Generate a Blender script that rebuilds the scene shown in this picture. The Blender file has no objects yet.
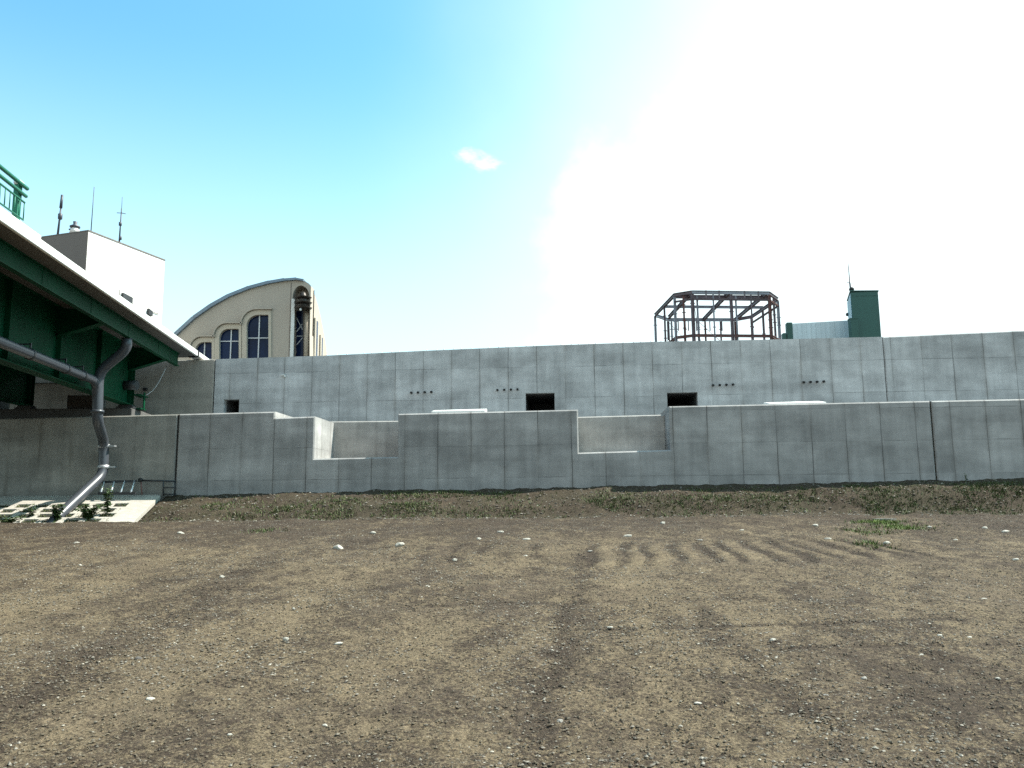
import bpy, bmesh, math, random
import numpy as np
from mathutils import Vector, Matrix
from mathutils.geometry import tessellate_polygon

S = bpy.context.scene
C = S.collection
R = math.radians
random.seed(7)
rng = np.random.default_rng(11)

# ------------------------------------------------------------------ camera
W, H, FPX = 1024, 768, 820.0
EYE = Vector((0, 0, 1.6))
PITCH, ROLL = math.atan(119.0/FPX), R(0.5)
F = Vector((0, math.cos(PITCH), math.sin(PITCH)))
U0 = Vector((0, -math.sin(PITCH), math.cos(PITCH)))
R0 = Vector((1, 0, 0))
RT = R0*math.cos(ROLL) - U0*math.sin(ROLL)
UP = U0*math.cos(ROLL) + R0*math.sin(ROLL)
cd = bpy.data.cameras.new('camera')
cam = bpy.data.objects.new('camera', cd)
C.objects.link(cam)
m = Matrix((RT, UP, -F)).transposed().to_4x4()
m.translation = EYE
cam.matrix_world = m
cd.sensor_width = 36.0
cd.lens = FPX/W*36.0
cd.clip_start = 0.1
cd.clip_end = 4000
S.camera = cam

# ------------------------------------------------------------------ light, sky, exposure
SUN = Vector((1.5, 0.43, 2.0)).normalized()
SUN_EL = math.asin(SUN.z)
SUN_AZ = math.atan2(SUN.x, SUN.y)
sl = bpy.data.lights.new('sun', 'SUN')
sl.energy = 5.0
sl.angle = R(0.53)
sl.color = (1.0, 0.95, 0.86)
so = bpy.data.objects.new('sun', sl)
so.rotation_euler = SUN.to_track_quat('Z', 'Y').to_euler()
so.location = (30, 10, 40)
C.objects.link(so)

def raydir(px, py):
    return F + RT*((px-512)/FPX) - UP*((py-384)/FPX)

world = bpy.data.worlds.new('World')
S.world = world
world.use_nodes = True
wn, wl = world.node_tree.nodes, world.node_tree.links
wn.clear()
def wnode(t, **kw):
    n = wn.new(t)
    for k, v in kw.items(): setattr(n, k, v)
    return n
sky = wnode('ShaderNodeTexSky', sky_type='NISHITA', sun_disc=False)
sky.sun_elevation = SUN_EL
sky.sun_rotation = SUN_AZ
sky.air_density = 1.0
sky.dust_density = 1.6
sky.ozone_density = 1.4
tc = wnode('ShaderNodeTexCoord')
nz = wnode('ShaderNodeTexNoise')
nz.inputs['Scale'].default_value = 5.5
nz.inputs['Detail'].default_value = 7
nz.inputs['Roughness'].default_value = 0.52
wl.new(tc.outputs['Generated'], nz.inputs['Vector'])
def cloud(px, py, r_in, r_out, amp, nz=nz):
    """a bank of cloud around one direction of the sky: 1 inside, 0 outside, ragged edge"""
    c = (px if py is None else raydir(px, py)).normalized()
    d = wnode('ShaderNodeVectorMath', operation='DOT_PRODUCT')
    nrm = wnode('ShaderNodeVectorMath', operation='NORMALIZE')
    wl.new(tc.outputs['Generated'], nrm.inputs[0])
    wl.new(nrm.outputs[0], d.inputs[0]); d.inputs[1].default_value = c
    ac = wnode('ShaderNodeMath', operation='ARCCOSINE'); wl.new(d.outputs['Value'], ac.inputs[0])
    nm = wnode('ShaderNodeMath', operation='MULTIPLY_ADD')
    wl.new(nz.outputs['Fac'], nm.inputs[0]); nm.inputs[1].default_value = -amp
    wl.new(ac.outputs[0], nm.inputs[2])
    ad = wnode('ShaderNodeMath', operation='ADD'); wl.new(nm.outputs[0], ad.inputs[0]); ad.inputs[1].default_value = amp*0.5
    mr = wnode('ShaderNodeMapRange', interpolation_type='SMOOTHSTEP')
    wl.new(ad.outputs[0], mr.inputs['Value'])
    mr.inputs['From Min'].default_value = R(r_out); mr.inputs['From Max'].default_value = R(r_in)
    return mr.outputs['Result']
SKYK = 0.15
def bright(col_socket, k):
    n = wnode('ShaderNodeVectorMath', operation='SCALE')
    wl.new(col_socket, n.inputs[0]); n.inputs['Scale'].default_value = k
    return n.outputs[0]
tint = wnode('ShaderNodeVectorMath', operation='MULTIPLY')
wl.new(sky.outputs['Color'], tint.inputs[0]); tint.inputs[1].default_value = (0.60, 1.11, 1.04)   # clear cyan summer air
base = tint.outputs[0]
nz2 = wnode('ShaderNodeTexNoise')
nz2.inputs['Scale'].default_value = 34; nz2.inputs['Detail'].default_value = 6; nz2.inputs['Roughness'].default_value = 0.6
wmap = wnode('ShaderNodeMapping'); wmap.inputs['Scale'].default_value = (0.7, 0.7, 1.5); wmap.inputs['Rotation'].default_value = (0, R(25), 0)
wl.new(tc.outputs['Generated'], wmap.inputs['Vector']); wl.new(wmap.outputs[0], nz2.inputs['Vector'])
def mixc(a, fac, col, strength):
    n = wnode('ShaderNodeMix', data_type='RGBA')
    n.clamp_factor = True
    f = wnode('ShaderNodeMath', operation='MULTIPLY'); wl.new(fac, f.inputs[0]); f.inputs[1].default_value = strength
    wl.new(f.outputs[0], n.inputs['Factor']); wl.new(a, n.inputs['A']); n.inputs['B'].default_value = (*col, 1)
    return n.outputs['Result']
veil = (4.7, 4.85, 4.9)
s1 = mixc(base, cloud(1040, 250, 12, 45, 0.10), veil, 0.85)
s2 = mixc(s1, cloud(850, 420, 21.5, 25.0, 0.30), veil, 0.75)
s3 = s2
for cx, cy, cr in ((466, 153, 0.55), (475, 157, 0.75), (485, 163, 0.75), (494, 167, 0.5)):
    s3 = mixc(s3, cloud(cx, cy, -0.5, cr, 0.05, nz2), veil, 0.75)
s3 = mixc(s3, cloud(Vector((-0.25, -1, 0.62)), None, 25, 62, 0.6), (3.2, 3.2, 3.2), 0.7)     # unseen cloud added behind the camera to whiten the light on the walls
# summer haze whitens the lowest sky
sepz = wnode('ShaderNodeSeparateXYZ'); wl.new(tc.outputs['Generated'], sepz.inputs[0])
hz = wnode('ShaderNodeMapRange', interpolation_type='SMOOTHSTEP'); wl.new(sepz.outputs['Z'], hz.inputs['Value'])
hz.inputs['From Min'].default_value = 0.52; hz.inputs['From Max'].default_value = 0.08
s3 = mixc(s3, hz.outputs['Result'], (3.6, 4.6, 4.7), 0.85)
bg = wnode('ShaderNodeBackground'); bg.inputs['Strength'].default_value = SKYK
wl.new(s3, bg.inputs['Color'])
wo = wnode('ShaderNodeOutputWorld'); wl.new(bg.outputs[0], wo.inputs['Surface'])

vs = S.view_settings
vs.view_transform = 'Standard'
vs.look = 'None'
vs.exposure = 1.0
vs.gamma = 1.0
vs.use_curve_mapping = False
S.render.engine = 'CYCLES'
S.cycles.use_denoising = False
S.cycles.max_bounces = 6
S.cycles.diffuse_bounces = 4

# ------------------------------------------------------------------ projection helpers
def P(px, py, Y):
    d = raydir(px, py)
    return EYE + d*(Y/d.y)
def Pplane(px, py, a, b):               # plane Y = b - a X
    d = raydir(px, py)
    return EYE + d*(b/(d.y + a*d.x))

# ------------------------------------------------------------------ object helpers
def tag(o, label=None, cat=None, group=None, kind=None):
    if label: o['label'] = label
    if cat: o['category'] = cat
    if group: o['group'] = group
    if kind: o['kind'] = kind
    return o
def empty(name, loc=(0, 0, 0), **kw):
    o = bpy.data.objects.new(name, None)
    o.empty_display_size = 0.2
    o.location = loc
    C.objects.link(o)
    bpy.context.view_layer.update()
    return tag(o, **kw)
def link(name, me, mats, parent=None):
    o = bpy.data.objects.new(name, me)
    for mt in (mats if isinstance(mats, (list, tuple)) else [mats]):
        me.materials.append(mt)
    C.objects.link(o)
    if parent:
        o.parent = parent
        off = parent.location if parent.type == 'EMPTY' else Vector((0, 0, 0))   # mesh parts already sit in world place
        o.matrix_parent_inverse = Matrix.Translation(-off)
    return o

class MB:
    def __init__(self): self.v = []; self.f = []; self.uv = []; self.sm = []
    def quad(self, pts, uv=None, smooth=False):
        i = len(self.v); self.v += [tuple(p) for p in pts]
        self.f.append(tuple(range(i, i+len(pts)))); self.sm.append(smooth)
        self.uv.append(uv)
    def hexa(self, p):                   # 8 points: bottom ring 0-3, top ring 4-7
        i = len(self.v); self.v += [tuple(q) for q in p]
        for f in ((0, 3, 2, 1), (4, 5, 6, 7), (0, 1, 5, 4), (1, 2, 6, 5), (2, 3, 7, 6), (3, 0, 4, 7)):
            self.f.append(tuple(i+k for k in f)); self.uv.append(None); self.sm.append(False)
    def box(self, x0, x1, y0, y1, z0, z1, fn=None):
        p = [(x0, y0, z0), (x1, y0, z0), (x1, y1, z0), (x0, y1, z0), (x0, y0, z1), (x1, y0, z1), (x1, y1, z1), (x0, y1, z1)]
        if fn: p = [fn(*q) for q in p]
        self.hexa(p)
    def bar(self, a, b, w, h, up=(0, 0, 1)):   # rectangular bar from a to b
        a, b = Vector(a), Vector(b); d = (b-a).normalized(); u = Vector(up)
        s = d.cross(u)
        if s.length < 1e-4: s = d.cross(Vector((1, 0, 0)))
        s.normalize(); t = s.cross(d).normalized()
        s, t = s*w/2, t*h/2
        self.hexa([a-s-t, b-s-t, b+s-t, a+s-t, a-s+t, b-s+t, b+s+t, a+s+t])
    def tube(self, path, r, n=10, caps=True):
        path = [Vector(p) for p in path]; rr = r if isinstance(r, (list, tuple)) else [r]*len(path)
        i0 = len(self.v); prev = None
        for k, p in enumerate(path):
            if k == 0: d = path[1]-p
            elif k == len(path)-1: d = p-path[k-1]
            else: d = (path[k+1]-p).normalized()+(p-path[k-1]).normalized()
            d.normalize()
            if prev is None:
                prev = d.orthogonal().normalized()
            s = (prev - d*prev.dot(d)).normalized(); t = d.cross(s); prev = s
            for j in range(n):
                a = 2*math.pi*j/n
                self.v.append(tuple(p+(s*math.cos(a)+t*math.sin(a))*rr[k]))
        for k in range(len(path)-1):
            for j in range(n):
                a, b = i0+k*n+j, i0+k*n+(j+1) % n
                self.f.append((a, b, b+n, a+n)); self.uv.append(None); self.sm.append(True)
        if caps:
            self.f.append(tuple(i0+j for j in reversed(range(n)))); self.uv.append(None); self.sm.append(False)
            e = i0+(len(path)-1)*n
            self.f.append(tuple(e+j for j in range(n))); self.uv.append(None); self.sm.append(False)
    def lathe(self, c, prof, n=14, axis='z'):   # prof: (r, height)
        i0 = len(self.v); c = Vector(c)
        for r, h in prof:
            for j in range(n):
                a = 2*math.pi*j/n
                if axis == 'z': q = Vector((r*math.cos(a), r*math.sin(a), h))
                elif axis == 'x': q = Vector((h, r*math.cos(a), r*math.sin(a)))
                else: q = Vector((r*math.cos(a), h, r*math.sin(a)))
                self.v.append(tuple(c+q))
        for k in range(len(prof)-1):
            for j in range(n):
                a, b = i0+k*n+j, i0+k*n+(j+1) % n
                self.f.append((a, b, b+n, a+n)); self.uv.append(None); self.sm.append(True)
    def build(self, name, mats, parent=None, bevel=0, seg=1):
        me = bpy.data.meshes.new(name)
        me.from_pydata(self.v, [], self.f)
        if any(u is not None for u in self.uv):
            ul = me.uv_layers.new(name='UVMap')
            for pl, u in zip(me.polygons, self.uv):
                for k, li in enumerate(pl.loop_indices):
                    ul.data[li].uv = u[k] if u else (0.3, 0.3)
        for pl, s in zip(me.polygons, self.sm): pl.use_smooth = s
        bm = bmesh.new(); bm.from_mesh(me)
        bmesh.ops.recalc_face_normals(bm, faces=bm.faces)
        if bevel:
            es = [e for e in bm.edges if len(e.link_faces) == 2 and e.calc_face_angle(0) > 0.6]
            bmesh.ops.bevel(bm, geom=es, offset=bevel, segments=seg, affect='EDGES', clamp_overlap=True)
        bm.to_mesh(me); bm.free(); me.update()
        return link(name, me, mats, parent)

class Frame:
    """vertical plane: s along it, z up, d into the depth behind its face"""
    def __init__(self, a, b):
        self.a, self.b = a, b            # Y = b - a X
        self.s = Vector((1, -a, 0)).normalized()
        self.n = Vector((-a, -1, 0)).normalized()     # towards the camera
        self.o = Vector((0, b, 0))
    def at(self, s, z, d=0): return self.o + self.s*s + Vector((0, 0, z)) - self.n*d
    def px(self, px, py):
        p = Pplane(px, py, self.a, self.b) - self.o
        return (p.dot(self.s), p.z)

def outline(fr, pts):
    """picture points -> (s, z); a third entry 'v' keeps the s of the point before (a plumb edge)"""
    out = []
    for p in pts:
        s, z = fr.px(p[0], p[1])
        if len(p) > 2: s = out[-1][0]
        out.append((s, z))
    return out

def slab(name, fr, outer, holes, thick, hole_depth, mats, parent=None, d0=0.0, through=False, chamfer=0.0):
    mb = MB()
    if chamfer and not holes:
        n = len(outer)
        bm = bmesh.new()
        fv = [bm.verts.new(fr.at(s, z, d0)) for s, z in outer]
        bv = [bm.verts.new(fr.at(s, z, d0+thick)) for s, z in outer]
        bm.faces.new(fv); bm.faces.new(list(reversed(bv)))
        for k in range(n): bm.faces.new((fv[k], bv[k], bv[(k+1) % n], fv[(k+1) % n]))
        bmesh.ops.recalc_face_normals(bm, faces=bm.faces)
        zlow = min(z for s, z in outer)
        es = []
        for e in bm.edges:
            a, b = e.verts
            if a in fv and b in fv and max(a.co.z, b.co.z) > zlow+0.02: es.append(e)
        bmesh.ops.bevel(bm, geom=es, offset=chamfer, segments=1, affect='EDGES')
        ul = bm.loops.layers.uv.new('UVMap')
        for f in bm.faces:
            for l in f.loops:
                q = l.vert.co - fr.o
                sd = q.dot(fr.s) if abs(f.normal.dot(fr.s)) < 0.7 else -q.dot(fr.n)
                l[ul].uv = (sd, q.z)
        me = bpy.data.meshes.new(name); bm.to_mesh(me); bm.free()
        return link(name, me, mats, parent)
    loops = [[Vector((s, z, 0)) for s, z in l] for l in [outer]+holes]
    flat = [p for l in loops for p in l]
    for t in tessellate_polygon(loops):
        mb.quad([fr.at(flat[i].x, flat[i].y, d0) for i in t], [(flat[i].x, flat[i].y) for i in t])
    bl = loops if through else loops[:1]
    fb = [p for l in bl for p in l]
    for t in tessellate_polygon(bl):
        mb.quad([fr.at(fb[i].x, fb[i].y, d0+thick) for i in t], [(fb[i].x, fb[i].y) for i in t])
    for k in range(len(outer)):
        (s0, z0), (s1, z1) = outer[k], outer[(k+1) % len(outer)]
        mb.quad([fr.at(s0, z0, d0), fr.at(s1, z1, d0), fr.at(s1, z1, d0+thick), fr.at(s0, z0, d0+thick)],
                [(s0, z0), (s1, z1), (s1, z1+.2), (s0, z0+.2)])
    for h in holes:
        hd = thick if through else hole_depth
        for k in range(len(h)):
            (s0, z0), (s1, z1) = h[k], h[(k+1) % len(h)]
            mb.quad([fr.at(s0, z0, d0), fr.at(s1, z1, d0), fr.at(s1, z1, d0+hd), fr.at(s0, z0, d0+hd)],
                    [(0, z0), (0, z1), (hd, z1), (hd, z0)])
        if not through:
            for t in tessellate_polygon([[Vector((s, z, 0)) for s, z in h]]):
                mb.quad([fr.at(h[i][0], h[i][1], d0+hd) for i in t], [h[i] for i in t])
    me = bpy.data.meshes.new(name)
    # weld so that normals come out consistent
    o = mb.build(name, mats, parent)
    bm = bmesh.new(); bm.from_mesh(o.data)
    bmesh.ops.remove_doubles(bm, verts=bm.verts, dist=1e-4)
    bmesh.ops.recalc_face_normals(bm, faces=bm.faces)
    bm.to_mesh(o.data); bm.free()
    bpy.data.meshes.remove(me)
    return o

# ------------------------------------------------------------------ materials
def mat(name):
    mt = bpy.data.materials.new(name); mt.use_nodes = True
    nt = mt.node_tree
    return mt, nt.nodes, nt.links, nt.nodes['Principled BSDF']
def sock_mix(N, L, a, b, fac, blend='MIX'):
    n = N.new('ShaderNodeMix'); n.data_type = 'RGBA'; n.blend_type = blend
    for key, v in (('A', a), ('B', b)):
        if isinstance(v, tuple): n.inputs[key].default_value = (*v, 1) if len(v) == 3 else v
        else: L.new(v, n.inputs[key])
    if isinstance(fac, (int, float)): n.inputs['Factor'].default_value = fac
    else: L.new(fac, n.inputs['Factor'])
    return n.outputs['Result']
def noise(N, L, vec, scale, detail=4, rough=0.55, stretch=None):
    n = N.new('ShaderNodeTexNoise'); n.inputs['Scale'].default_value = scale
    n.inputs['Detail'].default_value = detail; n.inputs['Roughness'].default_value = rough
    if stretch:
        mp = N.new('ShaderNodeMapping'); mp.inputs['Scale'].default_value = stretch
        L.new(vec, mp.inputs['Vector']); vec = mp.outputs[0]
    if vec is not None: L.new(vec, n.inputs['Vector'])
    return n.outputs['Fac']
def ramp(N, L, v, lo, hi, a=0.0, b=1.0):
    n = N.new('ShaderNodeMapRange'); L.new(v, n.inputs['Value'])
    n.inputs['From Min'].default_value = lo; n.inputs['From Max'].default_value = hi
    n.inputs['To Min'].default_value = a; n.inputs['To Max'].default_value = b
    return n.outputs['Result']
def gray(N, L, v):
    n = N.new('ShaderNodeCombineColor')
    for k in range(3): L.new(v, n.inputs[k])
    return n.outputs[0]

def concrete(name, col, pw=0.9, ph=0.87, off=(0, 0), joint=0.85, tone=0.17, stain=0.45):
    mt, N, L, B = mat(name)
    uv = N.new('ShaderNodeUVMap').outputs[0]
    mp = N.new('ShaderNodeMapping'); mp.inputs['Location'].default_value = (off[0], off[1], 0)
    L.new(uv, mp.inputs['Vector']); v = mp.outputs[0]
    # wobble the joints a little so they are not ruled lines
    wob = N.new('ShaderNodeTexNoise'); wob.inputs['Scale'].default_value = 1.3; wob.inputs['Detail'].default_value = 2
    L.new(v, wob.inputs['Vector'])
    sc = N.new('ShaderNodeVectorMath'); sc.operation = 'MULTIPLY_ADD'
    L.new(wob.outputs['Color'], sc.inputs[0]); sc.inputs[1].default_value = (0.035, 0.03, 0); L.new(v, sc.inputs[2])
    lo = tuple(c*(1-tone) for c in col); hi = tuple(c*(1+tone) for c in col)
    def grid(w, h, mortar, off=0.0):
        br = N.new('ShaderNodeTexBrick'); L.new(sc.outputs[0], br.inputs['Vector'])
        br.offset = off; br.squash = 1.0
        br.inputs['Color1'].default_value = (*lo, 1); br.inputs['Color2'].default_value = (*hi, 1)
        br.inputs['Mortar'].default_value = (*col, 1); br.inputs['Scale'].default_value = 1.0
        br.inputs['Brick Width'].default_value = w; br.inputs['Row Height'].default_value = h
        br.inputs['Mortar Size'].default_value = mortar; br.inputs['Mortar Smooth'].default_value = 0.7
        return br
    bt = grid(pw, ph, 0.001); bu = grid(pw, 60, 0.019); bh = grid(90, ph, 0.014); b3 = grid(pw*2, ph*0.5, 0.001, 0.5)
    def mul(a, b):
        n = N.new('ShaderNodeMath'); n.operation = 'MULTIPLY'
        L.new(a, n.inputs[0])
        if isinstance(b, float): n.inputs[1].default_value = b
        else: L.new(b, n.inputs[1])
        return n.outputs[0]
    c = sock_mix(N, L, bt.outputs['Color'], b3.outputs['Color'], 0.4)
    ju = mul(mul(bu.outputs['Fac'], ramp(N, L, noise(N, L, v, 1.0, 3, 0.6, (1.3, 0.55, 1)), 0.36, 0.62, 0.12, 1.0)), joint)
    c = sock_mix(N, L, c, tuple(x*0.25 for x in col), ju)
    bs = grid(pw, 60, 0.11); bs.inputs['Mortar Smooth'].default_value = 1.0
    js = mul(mul(bs.outputs['Fac'], ramp(N, L, noise(N, L, v, 1.0, 5, 0.7, (1.1, 0.7, 1)), 0.42, 0.66, 0.0, 1.0)), 0.42)
    c = sock_mix(N, L, c, tuple(x*y for x, y in zip(col, (0.50, 0.44, 0.38))), js)
    jh = mul(mul(bh.outputs['Fac'], ramp(N, L, noise(N, L, v, 1.0, 4, 0.65, (0.8, 0.3, 1)), 0.44, 0.62, 0.0, 1.0)), joint*0.8)
    c = sock_mix(N, L, c, tuple(x*0.30 for x in col), jh)
    # cloudy blotches, runs of water, fine speckle
    bl = ramp(N, L, noise(N, L, v, 0.9, 6, 0.62, (1, 1.6, 1)), 0.3, 0.7, 1-stain*0.7, 1+stain*0.4)
    c = sock_mix(N, L, c, gray(N, L, bl), 1.0, 'MULTIPLY')
    st = ramp(N, L, noise(N, L, v, 3.0, 6, 0.65, (1.5, 0.16, 1)), 0.34, 0.72, 1.10, 0.76)
    c = sock_mix(N, L, c, gray(N, L, st), 0.8, 'MULTIPLY')
    sp = ramp(N, L, noise(N, L, v, 38, 3, 0.6), 0.3, 0.7, 0.90, 1.09)
    c = sock_mix(N, L, c, gray(N, L, sp), 0.8, 'MULTIPLY')
    lift = ramp(N, L, noise(N, L, v, 1.0, 3, 0.5, (0.1, 2.4, 1)), 0.35, 0.65, 0.88, 1.08)   # pour lifts
    c = sock_mix(N, L, c, gray(N, L, lift), 0.8, 'MULTIPLY')
    # dark tie-hole plugs and rust freckles
    vo = N.new('ShaderNodeTexVoronoi'); vo.inputs['Scale'].default_value = 1.3; L.new(v, vo.inputs['Vector'])
    dot = ramp(N, L, vo.outputs['Distance'], 0.015, 0.045, 0.55, 0.0)
    c = sock_mix(N, L, c, tuple(x*0.35 for x in col), dot)
    L.new(c, B.inputs['Base Color']); B.inputs['Roughness'].default_value = 0.88
    bp = N.new('ShaderNodeBump'); bp.inputs['Strength'].default_value = 0.25; bp.inputs['Distance'].default_value = 0.01
    L.new(noise(N, L, v, 25, 5, 0.6), bp.inputs['Height']); L.new(bp.outputs[0], B.inputs['Normal'])
    return mt

def plain(name, col, rough=0.6, metal=0.0, var=0.15, scale=4.0, spec=0.5, streak=None, bump=0.0):
    mt, N, L, B = mat(name)
    g = N.new('ShaderNodeNewGeometry').outputs['Position']
    a = ramp(N, L, noise(N, L, g, scale, 5, 0.6, streak), 0.3, 0.7, 1-var, 1+var)
    c = sock_mix(N, L, col, gray(N, L, a), 1.0, 'MULTIPLY')
    L.new(c, B.inputs['Base Color'])
    B.inputs['Roughness'].default_value = rough; B.inputs['Metallic'].default_value = metal
    B.inputs['Specular IOR Level'].default_value = spec
    if bump:
        bp = N.new('ShaderNodeBump'); bp.inputs['Strength'].default_value = bump; bp.inputs['Distance'].default_value = 0.02
        L.new(noise(N, L, g, scale*6, 4, 0.6), bp.inputs['Height']); L.new(bp.outputs[0], B.inputs['Normal'])
    return mt

CON = (0.40, 0.42, 0.43)
M = {}
M['lower'] = concrete('concrete_lower', (0.345, 0.335, 0.32), pw=0.9, ph=0.86, off=(0.2, 0.29))
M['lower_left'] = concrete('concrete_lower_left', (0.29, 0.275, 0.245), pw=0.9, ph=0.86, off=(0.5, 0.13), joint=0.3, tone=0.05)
M['upper'] = concrete('concrete_upper', (0.43, 0.435, 0.43), pw=0.9, ph=0.98, off=(0.1, 0.05))
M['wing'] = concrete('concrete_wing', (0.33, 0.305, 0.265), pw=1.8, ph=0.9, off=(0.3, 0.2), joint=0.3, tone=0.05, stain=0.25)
M['recess'] = concrete('concrete_recess', (0.40, 0.38, 0.35), pw=1.8, ph=0.9, off=(0.4, 0.2), joint=0.25, tone=0.06)
M['white_con'] = plain('pale_concrete', (0.66, 0.66, 0.63), 0.85, var=0.08, scale=3)
M['pad'] = plain('pad_concrete', (0.40, 0.37, 0.32), 0.9, var=0.14, scale=5, bump=0.2)
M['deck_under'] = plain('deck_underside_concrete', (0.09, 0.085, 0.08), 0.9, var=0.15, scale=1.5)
M['green'] = plain('green_bridge_paint', (0.002, 0.046, 0.020), 0.6, var=0.22, scale=1.4, spec=0.12)
M['rail_green'] = plain('green_railing_paint', (0.003, 0.14, 0.08), 0.6, var=0.08)
M['rail_cap'] = plain('grey_cap', (0.5, 0.48, 0.44), 0.6)
M['pipe'] = plain('grey_pvc_pipe', (0.055, 0.06, 0.07), 0.36, var=0.12, scale=3)
M['steel_dark'] = plain('dark_steel', (0.03, 0.032, 0.035), 0.5, var=0.2)
M['galv'] = plain('galvanised_steel', (0.45, 0.46, 0.47), 0.45, metal=0.6, var=0.15)
M['alu'] = plain('aluminium', (0.62, 0.63, 0.64), 0.4, metal=0.5, var=0.08)
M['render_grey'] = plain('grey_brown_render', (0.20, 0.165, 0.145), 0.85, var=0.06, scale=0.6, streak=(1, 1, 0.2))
M['render_white'] = plain('white_render', (0.74, 0.71, 0.67), 0.85, var=0.05, scale=0.6, streak=(1, 1, 0.2))
M['dark_cap'] = plain('brown_coping', (0.16, 0.13, 0.11), 0.7)
M['beige'] = plain('beige_render', (0.40, 0.345, 0.285), 0.85, var=0.07, scale=0.8, streak=(1, 1, 0.25), bump=0.1)
M['trim'] = plain('cream_trim', (0.46, 0.40, 0.32), 0.8, var=0.06, scale=2)
M['roof_metal'] = plain('blue_grey_roof_metal', (0.16, 0.21, 0.26), 0.4, metal=0.4, var=0.12, scale=2)
M['glass'] = plain('dark_window_glass', (0.008, 0.018, 0.055), 0.12, var=0.4, scale=0.35, spec=0.16)
M['mullion'] = plain('pale_mullion', (0.55, 0.57, 0.58), 0.5, var=0.05)
M['bronze'] = plain('dark_bronze', (0.05, 0.042, 0.036), 0.45, metal=0.5, var=0.25)
M['rust'] = plain('rust_red_primer', (0.16, 0.075, 0.065), 0.75, var=0.3, scale=3)
M['steel_blue'] = plain('blue_grey_steel', (0.26, 0.26, 0.29), 0.55, metal=0.2, var=0.3, scale=2)
M['steel_mix'] = plain('weathered_steel', (0.15, 0.11, 0.12), 0.6, var=0.4, scale=2)
M['tower'] = plain('dark_green_cladding', (0.022, 0.085, 0.065), 0.5, var=0.12, scale=1.2, streak=(1, 1, 0.15))
M['tower_sky_side'] = plain('green_cladding_sky_sheen', (0.10, 0.30, 0.38), 0.4, var=0.1)  # sky reflection on the tower's left face, put into the colour
M['acrylic'] = plain('pale_blue_panel', (0.58, 0.66, 0.68), 0.3, var=0.10, scale=2.0, streak=(4, 4, 0.2))
M['ant'] = plain('antenna_metal', (0.05, 0.055, 0.07), 0.5, var=0.2)
M['leaf'] = plain('weed_leaf', (0.030, 0.060, 0.014), 0.6, var=0.4, scale=30)
M['stem'] = plain('weed_stem', (0.10, 0.12, 0.045), 0.7)
M['soil_dark'] = plain('damp_soil', (0.030, 0.028, 0.018), 0.95, var=0.3, scale=12)
M['black'] = plain('black_rubber', (0.012, 0.012, 0.012), 0.7)
M['void'] = plain('dark_drain_concrete', (0.10, 0.10, 0.10), 0.9)

def attr_mat(name, rough, rgb_noise=0.2):
    mt, N, L, B = mat(name)
    a = N.new('ShaderNodeAttribute'); a.attribute_name = 'tint'
    g = N.new('ShaderNodeNewGeometry').outputs['Position']
    f = ramp(N, L, noise(N, L, g, 60, 3, 0.6), 0.3, 0.7, 1-rgb_noise, 1+rgb_noise)
    L.new(sock_mix(N, L, a.outputs['Color'], gray(N, L, f), 1.0, 'MULTIPLY'), B.inputs['Base Color'])
    B.inputs['Roughness'].default_value = rough
    B.inputs['Specular IOR Level'].default_value = 0.25
    return mt
M['gravel'] = attr_mat('gravel_stone', 0.85)
M['blades'] = attr_mat('grass_blade', 0.7, 0.1)

def soil_mat():
    mt, N, L, B = mat('bare_dirt')
    a = N.new('ShaderNodeAttribute'); a.attribute_name = 'dry'
    sep = N.new('ShaderNodeSeparateColor'); L.new(a.outputs['Color'], sep.inputs[0])
    g = N.new('ShaderNodeNewGeometry').outputs['Position']
    nA = noise(N, L, g, 6, 6, 0.65); nB = noise(N, L, g, 26, 6, 0.75); nC = noise(N, L, g, 1.1, 4, 0.6)
    s = N.new('ShaderNodeMath'); s.operation = 'ADD'; L.new(sep.outputs[0], s.inputs[0])
    L.new(ramp(N, L, nA, 0.3, 0.7, -0.22, 0.22), s.inputs[1])
    s2 = N.new('ShaderNodeMath'); s2.operation = 'ADD'; L.new(s.outputs[0], s2.inputs[0])
    L.new(ramp(N, L, nB, 0.3, 0.7, -0.60, 0.60), s2.inputs[1])
    dry = ramp(N, L, s2.outputs[0], 0.25, 0.75)
    c = sock_mix(N, L, (0.048, 0.035, 0.025), (0.158, 0.121, 0.076), dry)
    red = ramp(N, L, nC, 0.48, 0.68, 0.0, 0.45)
    c = sock_mix(N, L, c, (0.080, 0.060, 0.044), red)
    # greener, darker skin on the bank
    c = sock_mix(N, L, c, (0.052, 0.043, 0.027), ramp(N, L, sep.outputs[1], 0, 1, 0, 0.85))
    f = ramp(N, L, noise(N, L, g, 17, 4, 0.7), 0.32, 0.68, 0.72, 1.28)
    c = sock_mix(N, L, c, gray(N, L, f), 1.0, 'MULTIPLY')
    f = ramp(N, L, noise(N, L, g, 62, 5, 0.75), 0.36, 0.64, 0.42, 1.62)
    c = sock_mix(N, L, c, gray(N, L, f), 1.0, 'MULTIPLY')
    L.new(c, B.inputs['Base Color']); B.inputs['Roughness'].default_value = 0.95
    B.inputs['Specular IOR Level'].default_value = 0.15
    bp = N.new('ShaderNodeBump'); bp.inputs['Strength'].default_value = 0.9; bp.inputs['Distance'].default_value = 0.03
    L.new(noise(N, L, g, 55, 6, 0.7), bp.inputs['Height']); L.new(bp.outputs[0], B.inputs['Normal'])
    return mt
M['soil'] = soil_mat()

# ------------------------------------------------------------------ planes of the two walls
LW = Frame(0.055, 22.0)
UW = Frame(0.075, 25.45)

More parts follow.
